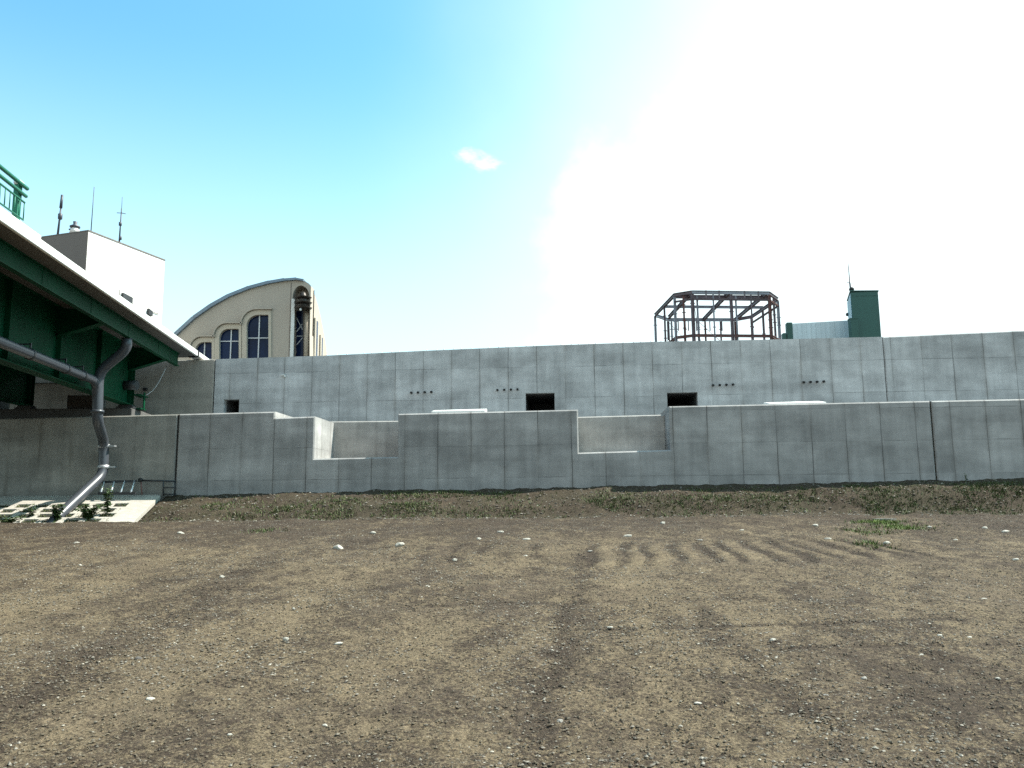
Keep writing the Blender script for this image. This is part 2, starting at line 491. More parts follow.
# ------------------------------------------------------------------ ground
_tab = rng.random((256, 256))
def vnoise(x, y, seed=0):
    x = x+seed*17.31; y = y+seed*7.77
    xi = np.floor(x).astype(int); yi = np.floor(y).astype(int)
    fx = x-xi; fy = y-yi; fx = fx*fx*(3-2*fx); fy = fy*fy*(3-2*fy)
    g = lambda a, b: _tab[a & 255, b & 255]
    return (g(xi, yi)*(1-fx)+g(xi+1, yi)*fx)*(1-fy)+(g(xi, yi+1)*(1-fx)+g(xi+1, yi+1)*fx)*fy
def fbm(x, y, oct=4, seed=0):
    s = 0; a = 1; t = 0
    for k in range(oct):
        s = s+a*vnoise(x*2**k, y*2**k, seed+k*3); t += a; a *= 0.55
    return s/t
def sstep(a, b, x):
    t = np.clip((x-a)/(b-a), 0, 1); return t*t*(3-2*t)

CREST = 19.6
PAD_X = -9.30
def ground_z(X, Y):
    """smooth ground height: a gentle dirt slope, a crest, a short bank up to the wall"""
    X = np.asarray(X, float); Y = np.asarray(Y, float)
    z = (Y-3)*0.0747 - 0.0
    zc = (CREST-3)*0.0747
    yw = LW.b - LW.a*X - 0.02
    zb = 1.6+0.37+0.010*np.clip(X, -14, 22)
    t = np.clip((Y-CREST)/np.maximum(yw-CREST, 0.1), 0, 1.0)
    lump = (fbm(X*0.55, Y*0.8, 3, 21)-0.5)*0.22*np.sin(np.pi*t)
    bank = zc+(zb-zc)*(1.32*t-0.32*t*t)+lump-0.10*np.exp(-((Y-19.95)/0.30)**2)
    pad = zc-0.22+(Y-19.9)*0.304-0.16
    xe = -9.53+0.34*np.clip((22.4-Y)/2.6, 0, 1.1)
    w = sstep(xe+0.10, xe+0.02, X)
    w2 = sstep(xe+1.3, xe+0.1, X)
    bank = bank*(1-w2)+np.minimum(bank, pad+0.23)*w2
    beyond = bank*(1-w)+np.minimum(pad, bank-0.1)*w
    k = sstep(CREST-0.05, CREST+0.25, Y)
    return np.where(Y < CREST-0.05, z, z*(1-k)*0+(zc+(Y-CREST)*0.0747)*(1-k)+beyond*k)
def track_fields(X, Y):
    """(dryness, relief) of the dirt: dry crust in streaks, wheel lines, a row of curved lug marks"""
    # passes of the grader run a little to the right with depth
    q = X-0.10*Y
    dry = 0.47+(fbm(q*1.1, Y*0.16, 4, 1)-0.5)*0.42+(fbm(X*0.5, Y*0.5, 3, 5)-0.5)*0.45+(fbm(X*4.0, Y*2.6, 5, 9)-0.5)*0.9
    dry -= 0.34*sstep(13.5, 18.5, Y)+0.26*sstep(2.2, 5, X)*sstep(11, 6, Y)
    rel = np.zeros_like(X)
    dry = 0.5+(dry-0.5)*0.85
    for x0, sl, w, dk, y0, y1 in ((0.15, 0.115, 0.12, 0.30, 3, 14), (-3.45, -0.045, 0.28, 0.27, 4.2, 14), (-2.70, 0.08, 0.42, -0.34, 5, 16), (-5.2, -0.03, 0.6, -0.34, 6, 15),
                                  (1.9, 0.02, 0.12, 0.18, 4, 10), (-1.2, 0.10, 0.3, -0.25, 5, 14), (1.0, 0.08, 0.35, -0.3, 4, 12)):
        g = np.exp(-((X-x0-sl*(Y-5)+0.10*(fbm(Y*0.9, Y*0+x0, 2, 31)-0.5))/w)**2)*sstep(y0-0.5, y0+0.8, Y)*sstep(y1+1, y1-1.5, Y)
        dry -= 0.75*dk*g; rel -= 0.012*np.abs(dk)*2*g
    for yy, x0, x1, w, dk in ((8.15, 0.6, 4.6, 0.05, 0.34), (9.4, -1, 3.5, 0.10, 0.16), (7.2, 2.2, 5.5, 0.05, 0.2)):
        g = np.exp(-((Y-yy-0.05*X-0.15*(fbm(X*0.8, X*0, 2, 41)-0.5))/w)**2)*sstep(x0-0.5, x0+0.3, X)*sstep(x1+0.4, x1-0.4, X)
        dry -= dk*g; rel -= 0.010*g
    for k in range(12):
        xk = 1.25+0.46*k+0.06*math.sin(k*2.1); yk = 13.3+0.05*k
        tY = (Y-yk)/1.5
        xc = xk+0.33*tY*tY*np.sign(tY)*(1 if k % 2 else 0.8)-0.085*max(k-2, 0)*tY*0.45
        g = np.exp(-((X-xc)/0.085)**2)*sstep(1.05, 0.6, np.abs(tY))
        dry -= 0.44*g; rel -= 0.020*g
        g2 = np.exp(-((X-xc-0.22)/0.11)**2)*sstep(1.05, 0.6, np.abs(tY))
        dry += 0.14*g2; rel += 0.008*g2
    for k in range(6):                       # fainter marks of the same pass further left
        xk = -1.9+0.45*k; tY = (Y-13.6)/1.3
        g = np.exp(-((X-xk-0.15*tY*tY)/0.07)**2)*sstep(1.05, 0.6, np.abs(tY))
        dry -= 0.20*g; rel -= 0.010*g
    return np.clip(dry, 0, 1), rel

# fine apron in front of the wall
rows = [3.0]
while rows[-1] < 22.9: rows.append(rows[-1]+0.012+0.0019*rows[-1]) 
rows = np.array(rows); NC = 1000
tt = np.linspace(-1.3, 1.3, NC)
Yg = np.repeat(rows[:, None], NC, 1); Xg = tt[None, :]*(Yg+1.5)
zs = ground_z(Xg, Yg); dry, rel = track_fields(Xg, Yg)
edge = sstep(1.3, 1.2, np.abs(tt))[None, :]*sstep(3.0, 3.5, Yg)
bump = (fbm(Xg*1.3, Yg*1.3, 3, 2)-0.5)*0.07+(fbm(Xg*7, Yg*7, 3, 4)-0.5)*0.030+(fbm(Xg*24, Yg*24, 2, 6)-0.5)*0.018
onbank = sstep(CREST-0.3, CREST+0.2, Yg)
bump = bump*(1+0.6*onbank)+rel
zg = zs+0.012+bump*edge
NR = len(rows)
me = bpy.data.meshes.new('ground')
co = np.stack([Xg, Yg, zg], -1).reshape(-1, 3)
idx = np.arange(NR*NC).reshape(NR, NC)
q = np.stack([idx[:-1, :-1], idx[:-1, 1:], idx[1:, 1:], idx[1:, :-1]], -1).reshape(-1, 4)
# coarse surroundings of the same sheet, out to the far side
ox = np.concatenate([np.linspace(-300, -26, 12), np.linspace(-24, 24, 49), np.linspace(26, 300, 12)])
oy = np.concatenate([np.linspace(-300, -20, 10), np.linspace(-16, 23, 40)])
OX, OY = np.meshgrid(ox, oy); OZ = ground_z(OX, np.maximum(OY, -16))-0.03
ins = (np.abs(OX) < 1.3*(OY+1.5)-2.2) & (OY > 4.2)
OZ = np.where(ins, OZ-0.15, OZ)
co2 = np.stack([OX, OY, OZ], -1).reshape(-1, 3)
id2 = np.arange(OX.size).reshape(OX.shape)+len(co)
q2 = np.stack([id2[:-1, :-1], id2[:-1, 1:], id2[1:, 1:], id2[1:, :-1]], -1).reshape(-1, 4)
dry2, _ = track_fields(OX, OY)
allco = np.vstack([co, co2]); allq = np.vstack([q, q2])
def mesh_np(me, co, faces, k, smooth=False):
    me.vertices.add(len(co)); me.vertices.foreach_set('co', co.astype(np.float32).ravel())
    me.loops.add(faces.size); me.loops.foreach_set('vertex_index', faces.astype(np.int32).ravel())
    me.polygons.add(len(faces))
    me.polygons.foreach_set('loop_start', np.arange(0, faces.size, k, dtype=np.int32))
    me.polygons.foreach_set('use_smooth', np.full(len(faces), smooth))
    me.update(calc_edges=True); me.validate()
mesh_np(me, allco, allq, 4, True)
at = me.color_attributes.new('dry', 'FLOAT_COLOR', 'POINT')
cb = np.concatenate([onbank.ravel()*np.clip(0.55+(fbm(Xg*0.9, Yg*1.4, 3, 15)-0.5)*2.2, 0, 1).ravel(), (OY > CREST).ravel()*0.5])
cc = np.zeros((len(allco), 4)); cc[:, 0] = np.concatenate([(dry*(1-0.35*onbank)).ravel(), dry2.ravel()]); cc[:, 1] = cb; cc[:, 3] = 1
at.data.foreach_set('color', cc.astype(np.float32).ravel())
g_o = link('ground', me, M['soil']); tag(g_o, kind='structure', label='bare brown dirt slope with wheel marks in front of the walls', cat='ground')

def on_ground(px, py):
    """where the ray of a picture point meets the dirt"""
    d = raydir(px, py); t = 3.0
    for k in range(4000):
        p = EYE+d*t
        if p.z <= float(ground_z(p.x, p.y)): break
        t += 0.01
    return p

# embankment top behind the upper wall
EMB = 1.6+4.0
mb = MB()
for x0, x1 in ((-400, 400),):
    mb.quad([(x0, UW.b-UW.a*x0*0+0.9, EMB), (x1, UW.b+0.9, EMB), (x1, 900, EMB), (x0, 900, EMB)])
emb = mb.build('embankment', M['soil_dark']); tag(emb, kind='structure')

# ------------------------------------------------------------------ lower wall
def wall_poly(fr, top, zb):
    o = outline(fr, top)
    return o+[(o[-1][0], zb), (o[0][0], zb)]
# middle length with the two notches
lw_top = [(178.8, 414), (275, 411.5), (275, 417.8, 'v'), (315, 416.3), (315, 458.6, 'v'), (397.5, 456.8), (397.5, 413.8, 'v'),
          (578, 409.5), (578, 452.6, 'v'), (670.5, 449.8), (670.5, 406.2, 'v'), (930, 400.8)]
lw = slab('retaining_wall', LW, wall_poly(LW, lw_top, 0.6), [], 1.9, 0, M['lower'], chamfer=0.035)
tag(lw, 'long grey concrete retaining wall whose top has two square notches, rising from the dirt bank', 'wall')
# notch backs, set behind
def panel(fr, x0, x1, yt0, yt1, yb, depth, name, parent):
    f2 = Frame(fr.a, fr.b+depth*math.hypot(1, fr.a))
    o = outline(f2, [(x0, yt0), (x1, yt1)])
    zb = f2.px((x0+x1)/2, yb)[1]
    return slab(name, f2, o+[(o[1][0], zb), (o[0][0], zb)], [], 0.3, 0, M['recess'], parent, chamfer=0.03)
panel(LW, 318, 412, 421.5, 420.6, 470, 1.915, 'recess_panel', lw)
sR2 = outline(LW, [(578, 430), (670.5, 430)])
zt = Frame(LW.a, LW.b+0.95).px(620, 415.5)[1]; zbR = LW.px(620, 451)[1]+0.003
slab('recess_panel', LW, [(sR2[0][0]+.004, zt-0.02), (sR2[1][0]-.004, zt+0.01), (sR2[1][0]-.004, zbR), (sR2[0][0]+.004, zbR)], [], 0.3, 0, M['recess'], lw, d0=0.95, chamfer=0.03)

def seg_between(px0, px1, label, frame, top, mt, name='retaining_wall', thick=1.9, zb=0.6):
    w = slab(name, frame, wall_poly(frame, top, zb), [], thick, 0, mt, chamfer=0.035)
    return tag(w, label, 'wall')
s_end = outline(LW, [(931.2, 400.8), (1024, 398.3)])
ks = (s_end[1][1]-s_end[0][1])/(s_end[1][0]-s_end[0][0])
o = [s_end[0], (s_end[0][0]+40, s_end[0][1]+ks*40*0.5)]
w = slab('retaining_wall', LW, o+[(o[1][0], 0.6), (o[0][0], 0.6)], [], 1.9, 0, M['lower'], chamfer=0.035)
tag(w, 'plain end length of the lower grey concrete wall, right of its last dark expansion joint', 'wall')
o = [LW.px(0, 418.8), LW.px(177.4, 414.2)]
o = [(o[0][0]-30, o[0][1])]+o
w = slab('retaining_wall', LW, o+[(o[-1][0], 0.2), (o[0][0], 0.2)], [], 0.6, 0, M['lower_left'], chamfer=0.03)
tag(w, 'brownish length of the lower concrete wall standing below the green bridge behind the drain pipe', 'wall')
# black joint filler between lengths
def filler(fr, px, yt, zb, depth, mt, parent, w=0.030):
    s, z = fr.px(px, yt)
    mb = MB()
    a, b = s-w/2, s+w/2
    mb.hexa([fr.at(a, zb, 0.02), fr.at(b, zb, 0.02), fr.at(b, zb, depth), fr.at(a, zb, depth),
             fr.at(a, z, 0.02), fr.at(b, z, 0.02), fr.at(b, z, depth), fr.at(a, z, depth)])
    return mb.build('joint_filler', mt, parent)
filler(LW, 178.1, 414.8, 0.7, 0.3, M['black'], lw, 0.028)
filler(LW, 930.6, 401.4, 0.7, 0.3, M['soil_dark'], lw, 0.016)

# two capping slabs; sunlight is put into their white colour and sloped tops
for x0, x1, y0, y1, lab in ((432, 485.5, 409.3, 411.6, 'low sloped cap block coloured sunlit white on the wall top between the two notches'),
                            (768, 825, 401.4, 403.4, 'low sloped cap block coloured sunlit white on the wall top right of both notches')):
    f2 = Frame(LW.a, LW.b+0.30)
    (s0, z1), (s1, _) = f2.px(x0, y0), f2.px(x1, y0)
    zb = LW.px((x0+x1)/2, y1)[1]-0.06
    mb = MB()
    mb.hexa([f2.at(s0, zb, -0.10), f2.at(s1, zb, -0.10), f2.at(s1, zb, 0.5), f2.at(s0, zb, 0.5),
             f2.at(s0, z1-0.06, -0.10), f2.at(s1, z1-0.05, -0.10), f2.at(s1, z1+0.05, 0.5), f2.at(s0, z1+0.03, 0.5)])
    tag(mb.build('sunlit_cap_block', M['white_con'], bevel=0.012), lab, 'concrete block')

# ------------------------------------------------------------------ upper wall
uw_top = [(215.8, 359.2), (325, 355.6), (430, 350.5), (545, 345.6), (655, 341.8), (770, 339.6), (882, 336.8)]
holes_px = [(224, 239.3, 399.5, 415), (525.5, 554.5, 393.2, 414), (667, 697.5, 392.6, 412)]
holes = []
for x0, x1, y0, y1 in holes_px:
    s0, z1 = UW.px(x0, y0); s1, _ = UW.px(x1, y0); _, z0 = UW.px(x0, y1)
    holes.append([(s0, z0), (s1, z0), (s1, z1), (s0, z1)])
o = outline(UW, uw_top)
uw = slab('flood_wall', UW, o+[(o[-1][0], 1.9), (o[0][0], 1.9)], holes, 0.22, 0, M['upper'], through=True)
tag(uw, 'tall pale blue grey concrete flood wall with three black openings behind the notched wall', 'wall')
# the openings run back into the bank as box drains
for h in holes:
    (s0, z0), (s1, _), (_, z1), _ = h
    mb = MB(); t = 0.03
    g = 0.223
    A = lambda s, z, d: UW.at(s, z, d)
    for q in ([A(s0, z0, g), A(s1, z0, g), A(s1, z0, 3), A(s0, z0, 3)], [A(s0, z1, g), A(s1, z1, g), A(s1, z1, 3), A(s0, z1, 3)],
              [A(s0, z0, g), A(s0, z1, g), A(s0, z1, 3), A(s0, z0, 3)], [A(s1, z0, g), A(s1, z1, g), A(s1, z1, 3), A(s1, z0, 3)],
              [A(s0, z0, 3), A(s1, z0, 3), A(s1, z1, 3), A(s0, z1, 3)]):
        mb.quad(q)
    mb.build('box_drain', M['void'], uw)
# rows of four weep pipes
for xs, ys in (((411.5, 418.2, 424.9, 431.5), 392.6), ((497.5, 504.3, 511, 517.5), 390), ((713, 719.6, 726.2, 732.8), 385.2), ((803.5, 810.2, 816.8, 823.4), 382.2)):
    for k, x in enumerate(xs):
        s, z = UW.px(x, ys-0.25*k)
        mb = MB()
        mb.tube([UW.at(s, z, 0.02), UW.at(s, z-0.012, -0.07)], 0.036, 10, False)
        mb.tube([UW.at(s, z-0.012, -0.065), UW.at(s, z, -0.003)], [0.028, 0.028], 10, True)
        mb.build('weep_pipe', M['black'], uw)
# little bright bracket on the wall face
s, z = UW.px(283, 375.7)
mb = MB(); mb.box(-0.05, 0.06, -0.07, 0.0, 0, 0.035, lambda x, y, q: UW.at(s+x, z+q, y)); mb.box(0.06, 0.10, -0.09, 0, -0.05, 0.01, lambda x, y, q: UW.at(s+x, z+q, y))
mb.build('metal_bracket', M['white_con'], uw)
# stubs of bolts left along the wall top
first = None
for k in range(40):
    if k in (3, 9, 10, 17, 24, 25, 31): continue
    x = 326+k*9.0+(k*37 % 5)*0.6
    for (xa, ya), (xb, yb) in zip(uw_top, uw_top[1:]):
        if xa <= x <= xb: yt = ya+(yb-ya)*(x-xa)/(xb-xa)
    s, z = UW.px(x, yt); p = UW.at(s, z, 0.06)
    if first is None:
        mb = MB(); mb.tube([p-Vector((0, 0, .02)), p+Vector((0, 0, .045))], 0.016, 6); first = mb.build('anchor_bolt', M['galv'], uw); p0_ = p
    else:
        c = first.copy(); C.objects.link(c); c.location = first.location+(p-p0_)
# right length
a0, a1 = UW.px(882.9, 336.8), UW.px(1024, 330.4)
ks = (a1[1]-a0[1])/(a1[0]-a0[0])
o = [a0, a1, (a0[0]+40, a0[1]+ks*40*0.4)]
w = slab('flood_wall', UW, o+[(o[-1][0], 1.9), (o[0][0], 1.9)], [], 0.55, 0, M['upper'], chamfer=0.03)
tag(w, 'plain right hand length of the tall upper concrete wall, beyond the green tower', 'wall')
filler(UW, 882.45, 337.4, 1.9, 0.3, M['black'], uw, 0.016)

# ------------------------------------------------------------------ bridge
YE = 26.0
K = (413-512)/FPX            # sideways run of the bridge per metre of depth
pe = P(200, 357, YE)
UF = -(pe.x - K*YE)          # distance of the fascia left of the camera line
HB = pe.z                    # underside of the deck
def BR(u, h, Y): return Vector((-u+K*Y, Y, h))
E = EYE.z
br = empty('girder_bridge', BR(UF, HB, YE), label='green steel girder bridge with white deck edge crossing overhead into the wall', cat='bridge')
Y0 = 0.5
def bbox(mb, u0, u1, h0, h1, y0=Y0, y1=YE):
    mb.box(u0, u1, y0, y1, h0, h1, lambda u, Y, h: BR(u, h, Y))
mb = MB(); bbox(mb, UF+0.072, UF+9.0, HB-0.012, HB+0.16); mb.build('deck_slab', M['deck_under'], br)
mb = MB(); bbox(mb, UF-0.0, UF+0.07, HB-0.02, HB+0.155, Y0, 25.72)
mb.build('deck_edge', M['white_con'], br, bevel=0.012)
mb = MB(); bbox(mb, UF+0.01, UF+0.36, HB+0.158, HB+0.225, Y0, 14.6); mb.build('kerb', M['white_con'], br, bevel=0.01)
mb = MB(); bbox(mb, UF-0.01, UF+0.3, HB-0.05, HB+0.16, 25.74, 25.86); mb.build('joint_filler', M['black'], br)
mb = MB(); bbox(mb, UF-0.0, UF+0.34, HB+0.0, HB+0.15, 25.88, 27.2); mb.build('deck_edge', M['white_con'], br, bevel=0.012)
# edge beam: channel of web and two flanges
UB = UF+0.45
mb = MB(); bbox(mb, UB+0.05, UB+0.07, HB-0.395, HB-0.002, Y0, 25.3); bbox(mb, UB, UB+0.13, HB-0.42, HB-0.397, Y0, 25.3); bbox(mb, UB+0.002, UB+0.12, HB-0.04, HB-0.003, Y0, 25.3)
for y in np.arange(3.3, 25, 2.5): bbox(mb, UB+0.042, UB+0.048, HB-0.395, HB-0.042, y, y+0.010)
mb.build('edge_beam', M['green'], br)
UG = UF+1.65
HG = E+2.98
for k in range(3):
    u = UG+k*3.0
    mb = MB()
    bbox(mb, u-0.008, u+0.008, HG+0.028, HB-0.03, Y0, 24.5)
    bbox(mb, u-0.16, u+0.16, HG, HG+0.026, Y0, 24.5)
    bbox(mb, u-0.14, u+0.14, HB-0.028, HB-0.002, Y0, 24.5)
    for y in np.arange(1.7, 24.5, 2.5):
        bbox(mb, u-0.13, u-0.009, HG+0.03, HB-0.032, y, y+0.014)
    bbox(mb, u-0.15, u-0.009, HG+0.03, HB-0.032, 24.38, 24.40)
    mb.build('girder', M['green'], br)
    if k:
        for y in (4.2, 9.2, 14.2, 19.2, 24.2):
            mb = MB(); bbox(mb, u-2.98, u-0.17, HB-0.75, HB-0.73, y-0.1, y+0.1); bbox(mb, u-2.98, u-0.02, HB-0.72, HB-0.25, y-0.008, y+0.008)
            mb.build('cross_frame', M['green'], br)
# tapered brackets from girder to edge beam
for y in (4.2, 9.2, 14.2, 19.2, 24.2):
    mb = MB()
    p = [BR(UB+0.135, HB-0.40, y-.007), BR(UG-0.012, HB-0.72, y-.007), BR(UG-0.012, HB-0.72, y+.007), BR(UB+0.135, HB-0.40, y+.007),
         BR(UB+0.135, HB-0.012, y-.007), BR(UG-0.012, HB-0.036, y-.007), BR(UG-0.012, HB-0.036, y+.007), BR(UB+0.135, HB-0.012, y+.007)]
    mb.hexa(p)
    a0, a1 = BR(UB+0.135, HB-0.412, y), BR(UG-0.012, HB-0.732, y)
    mb.bar(a0, a1, 0.22, 0.02)
    mb.build('bracket', M['green'], br)
# bearing and end damper
for k in range(3):
    u = UG+k*3.0
    mb = MB(); bbox(mb, u-0.2, u+0.2, HG-0.05, HG-0.002, 24.1, 24.48); bbox(mb, u-0.25, u+0.25, HG-0.11, HG-0.052, 24.05, 24.52)
    mb.build('bearing', M['steel_dark'], br)
mb = MB()
bbox(mb, UG-0.42, UG-0.17, HG+0.30, HG+0.33, 24.2, 24.9); bbox(mb, UG-0.42, UG-0.39, HG-0.1, HG+0.42, 24.5, 24.62)
bbox(mb, UG-0.40, UG-0.17, HG-0.1, HG-0.07, 24.3, 24.8)
mb.build('end_bracket', M['green'], br)
mb = MB(); mb.tube([BR(UG-0.012, HG+0.55, 23.9), BR(UG-0.40, HG+0.55, 23.9)], 0.14, 14); mb.build('damper', M['steel_dark'], br)
# railing
rl_z = HB+0.227
rail = MB()
bbox(rail, UF+0.08, UF+0.20, rl_z+0.60, rl_z+0.66, Y0, 14.2)
rl = None
root_post = None
UR = UF+0.12
mbp = MB(); bbox(mbp, UR-0.05, UR+0.05, rl_z, rl_z+0.66, 13.76, 13.88)
rl = mbp.build('railing', M['rail_green'], br, bevel=0.006)
for y in (11.76, 9.76, 7.76, 5.76):
    mbp = MB(); bbox(mbp, UR-0.05, UR+0.05, rl_z, rl_z+0.70, y, y+0.12); mbp.build('post', M['rail_green'], rl, bevel=0.006)
for h, r, over in ((0.66, 0.036, 13.98), (0.51, 0.032, 13.96), (0.38, 0.018, 13.92)):
    mb = MB(); mb.tube([BR(UR-0.085, rl_z+h, 4.0), BR(UR-0.085, rl_z+h, over)], r, 12); mb.build('rail', M['rail_green'], rl)
mb = MB(); bbox(mb, UR-0.075, UR+0.055, rl_z+0.662, rl_z+0.74, 13.74, 13.90); mb.build('post_cap', M['rail_cap'], rl, bevel=0.015)
mb = MB(); mb.tube([BR(UR-0.085, rl_z+0.06, 4.0), BR(UR-0.085, rl_z+0.06, 13.92)], 0.016, 10); mb.build('rail', M['rail_green'], rl)
y = 13.92
first = None
while y > 6.0:
    if first is None:
        mb = MB(); mb.tube([BR(UR-0.085, rl_z+0.06, y), BR(UR-0.085, rl_z+0.38, y)], 0.010, 8); first = mb.build('baluster', M['rail_green'], rl); y0 = y
    else:
        c = first.copy(); C.objects.link(c); d = BR(0, 0, y)-BR(0, 0, y0); c.location = first.location+d
    y -= 0.17
# thin cable slung from girder end to the wing wall
pts = []
a, b = BR(UB+0.3, HB-0.45, 25.0), BR(UG-0.3, HG+0.30, 24.6)
for k in range(13):
    t = k/12; p = a.lerp(b, t); p.z -= 0.28*math.sin(math.pi*t)*(1-0.2*t); pts.append(p)
mb = MB(); mb.tube(pts, 0.012, 6); mb.build('cable', M['galv'], br)

# abutment seat and back wall under the deck
ab = empty('abutment', BR(UF+4, E, 25.2), label='dark concrete bridge abutment in the shadow under the green girders', cat='abutment')
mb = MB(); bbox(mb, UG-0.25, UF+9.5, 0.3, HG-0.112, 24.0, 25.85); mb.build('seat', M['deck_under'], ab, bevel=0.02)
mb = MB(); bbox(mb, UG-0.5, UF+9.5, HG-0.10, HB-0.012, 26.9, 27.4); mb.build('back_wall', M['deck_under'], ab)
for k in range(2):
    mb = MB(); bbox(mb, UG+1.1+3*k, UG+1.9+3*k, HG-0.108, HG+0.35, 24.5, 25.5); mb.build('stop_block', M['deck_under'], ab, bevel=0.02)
# wing wall: ends at the black joint
o = [UW.px(-60, 361), UW.px(214.6, 359.4)]
zt_ = HB-0.03
o = [(o[0][0], zt_), (o[1][0], o[1][1])]
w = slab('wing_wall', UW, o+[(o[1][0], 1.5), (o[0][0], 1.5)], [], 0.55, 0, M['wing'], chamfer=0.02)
tag(w, 'brownish concrete wing wall at the bridge end, left of the vertical black joint', 'wall')
filler(UW, 215.2, 360, 1.9, 0.3, M['black'], w, 0.030)
s, z = UW.px(146, 389.5); mb = MB(); mb.box(-0.06, 0.06, -0.09, -0.003, -0.05, 0.05, lambda x, y, q: UW.at(s+x, z+q, y)); mb.build('junction_box', M['black'], w, bevel=0.01)

# ------------------------------------------------------------------ drain pipe
def smooth_path(pts, n=6, r=0.35):
    pts = [Vector(p) for p in pts]; out = [pts[0]]
    for a, b, c in zip(pts, pts[1:], pts[2:]):
        d0 = min(r, (b-a).length*0.45); d1 = min(r, (c-b).length*0.45)
        p0 = b+(a-b).normalized()*d0; p1 = b+(c-b).normalized()*d1
        for k in range(n+1):
            t = k/n; out.append(p0*(1-t)**2+b*2*t*(1-t)+p1*t*t)
    out.append(pts[-1]); return out
dp = empty('drain_pipe', P(103, 470, 22.2), label='grey plastic drain pipe hung along the girder and dropping down the wall to the ground', cat='pipe')
j = P(97.3, 389, 21.0)
uj = -(j.x-K*21.0); hj = P(90, 378, 20.4).z
run = smooth_path([BR(uj-0.02, hj+0.10, 3.0), BR(uj, hj, 20.9), BR(uj+0.0, hj-0.5, 21.0)], 6, 0.4)
mb = MB(); mb.tube(run, 0.108, 14); mb.build('pipe_run', M['pipe'], dp)
down = smooth_path([P(127, 338, 20.9), P(126.3, 350, 20.95), P(98.5, 372, 21.0), P(97.2, 420, 21.0), P(103.8, 441, 22.25), P(103.6, 474, 22.25),
                    P(54, 520.5, 20.5), P(46, 531, 20.3)], 6, 0.3)
mb = MB(); mb.tube(down, 0.13, 16); mb.build('downpipe', M['pipe'], dp)
def collar(px, py, Y, name, r=0.155, h=0.06, tab=False):
    c = P(px, py, Y); mb = MB(); mb.lathe(c, [(0.13, -h), (r, -h), (r, h), (0.13, h)], 16)
    if tab: mb.box(c.x+0.12, c.x+0.30, c.y-0.03, c.y+0.10, c.z-0.02, c.z+0.02)
    return mb.build(name, M['galv'] if tab else M['pipe'], dp)
collar(97.2, 411.5, 21.0, 'coupling', 0.165, 0.035)
collar(103.7, 446, 22.25, 'clamp', 0.15, 0.05, True); collar(103.6, 467, 22.25, 'clamp', 0.15, 0.05, True)
for y in (20.0, 19.0, 17.2, 15.0, 13.0, 11.0):
    mb = MB(); c = BR(uj, hj, y); h = c.z+0.10*(20.9-y)/17.9
    mb.lathe((c.x, c.y, h), [(0.110, -0.03), (0.13, -0.03), (0.13, 0.03), (0.110, 0.03)], 14, 'y')
    mb.bar((c.x, c.y, h+0.14), (c.x, c.y, h+0.24), 0.03, 0.03); mb.bar((c.x, c.y, h+0.22), (c.x-(uj and (UG-uj-0.01)), c.y, h+0.22), 0.03, 0.03)
    mb.build('hanger', M['steel_dark'], dp)

# ------------------------------------------------------------------ lattice block pad on the bank
pad = MB()
zc_ = (CREST-3)*0.0747
TOPZ = P(163, 494.6, 22.36).z; BOTZ = TOPZ-0.80
def PT(s, t, d=0):                  # s metres left of the right edge, t 0 at the wall .. 1 at the toe
    Y = 22.40-2.6*t - LW.a*(-9.5-s+9.5)*(1-t)
    return (-9.53+0.34*t-s, Y, TOPZ+(BOTZ-TOPZ)*t-d)
def cell(s0, s1, t0, t1):
    if s1-s0 > 1.1:
        n_ = int((s1-s0)/1.04)+1
        for q_ in range(n_): cell(s0+(s1-s0)*q_/n_, s0+(s1-s0)*(q_+1)/n_-0.006, t0, t1)
        return
    a = [PT(s0, t0), PT(s1, t0), PT(s1, t1), PT(s0, t1)]
    b = [PT(s0, t0, .12), PT(s1, t0, .12), PT(s1, t1, .12), PT(s0, t1, .12)]
    pad.hexa([b[0], b[1], b[2], b[3], a[0], a[1], a[2], a[3]])
LEN = 14.0
tr = [0.0, 0.28, 0.39, 0.435, 0.545, 0.59, 0.70, 0.745, 0.855, 1.0]
for k in range(9):
    t0, t1 = tr[k], tr[k+1]
    if k % 2 == 0: cell(0, LEN, t0, t1-0.0004)
    else:
        s = (0.62, 0.80, 0.66, 0.86)[k//2]; prev = 0
        while s < LEN:
            cell(prev, s, t0, t1-0.0004); prev = s+0.37; s = prev+0.15
        cell(prev, LEN+0.2, t0, t1-0.0004)
po = pad.build('block_revetment', M['pad'], bevel=0.004)
tag(po, 'white concrete lattice block slope with rows of open slots at the wall foot', 'revetment')
mb = MB()
for q_ in range(40):
    a_, b_ = 0.02+q_*LEN/40, 0.02+(q_+1)*LEN/40
    for r_ in range(6): mb.quad([PT(a_, r_/6, .035), PT(b_, r_/6, .035), PT(b_, (r_+1)/6, .035), PT(a_, (r_+1)/6, .035)])
mb.build("soil_fill", M["soil_dark"], po)

# ladder lying on its side against the wall
ld = empty('ladder', P(118, 494, 22.2), label='short ladder lying on its side against the wall at the revetment top', cat='ladder')
ZL = P(118, 493.3, 22.0).z
a0, a1 = P(98, 493.3, 21.98), P(135.5, 493.3, 21.98); b0, b1 = P(101, 482, 22.28), P(136.5, 481, 22.28)
mb = MB(); mb.bar(a0, a1, 0.03, 0.07); mb.build('rail', M['steel_dark'], ld)
mb = MB(); mb.bar(b0, b1, 0.03, 0.06); mb.build('rail', M['steel_dark'], ld)
for k in range(4):
    t = (0.07, 0.34, 0.60, 0.87)[k]; t2 = (0.09, 0.37, 0.66, 0.94)[k]
    mb = MB(); mb.tube([a0.lerp(a1, t), b0.lerp(b1, t2)], 0.026, 8); mb.build('rung', M['alu'], ld)
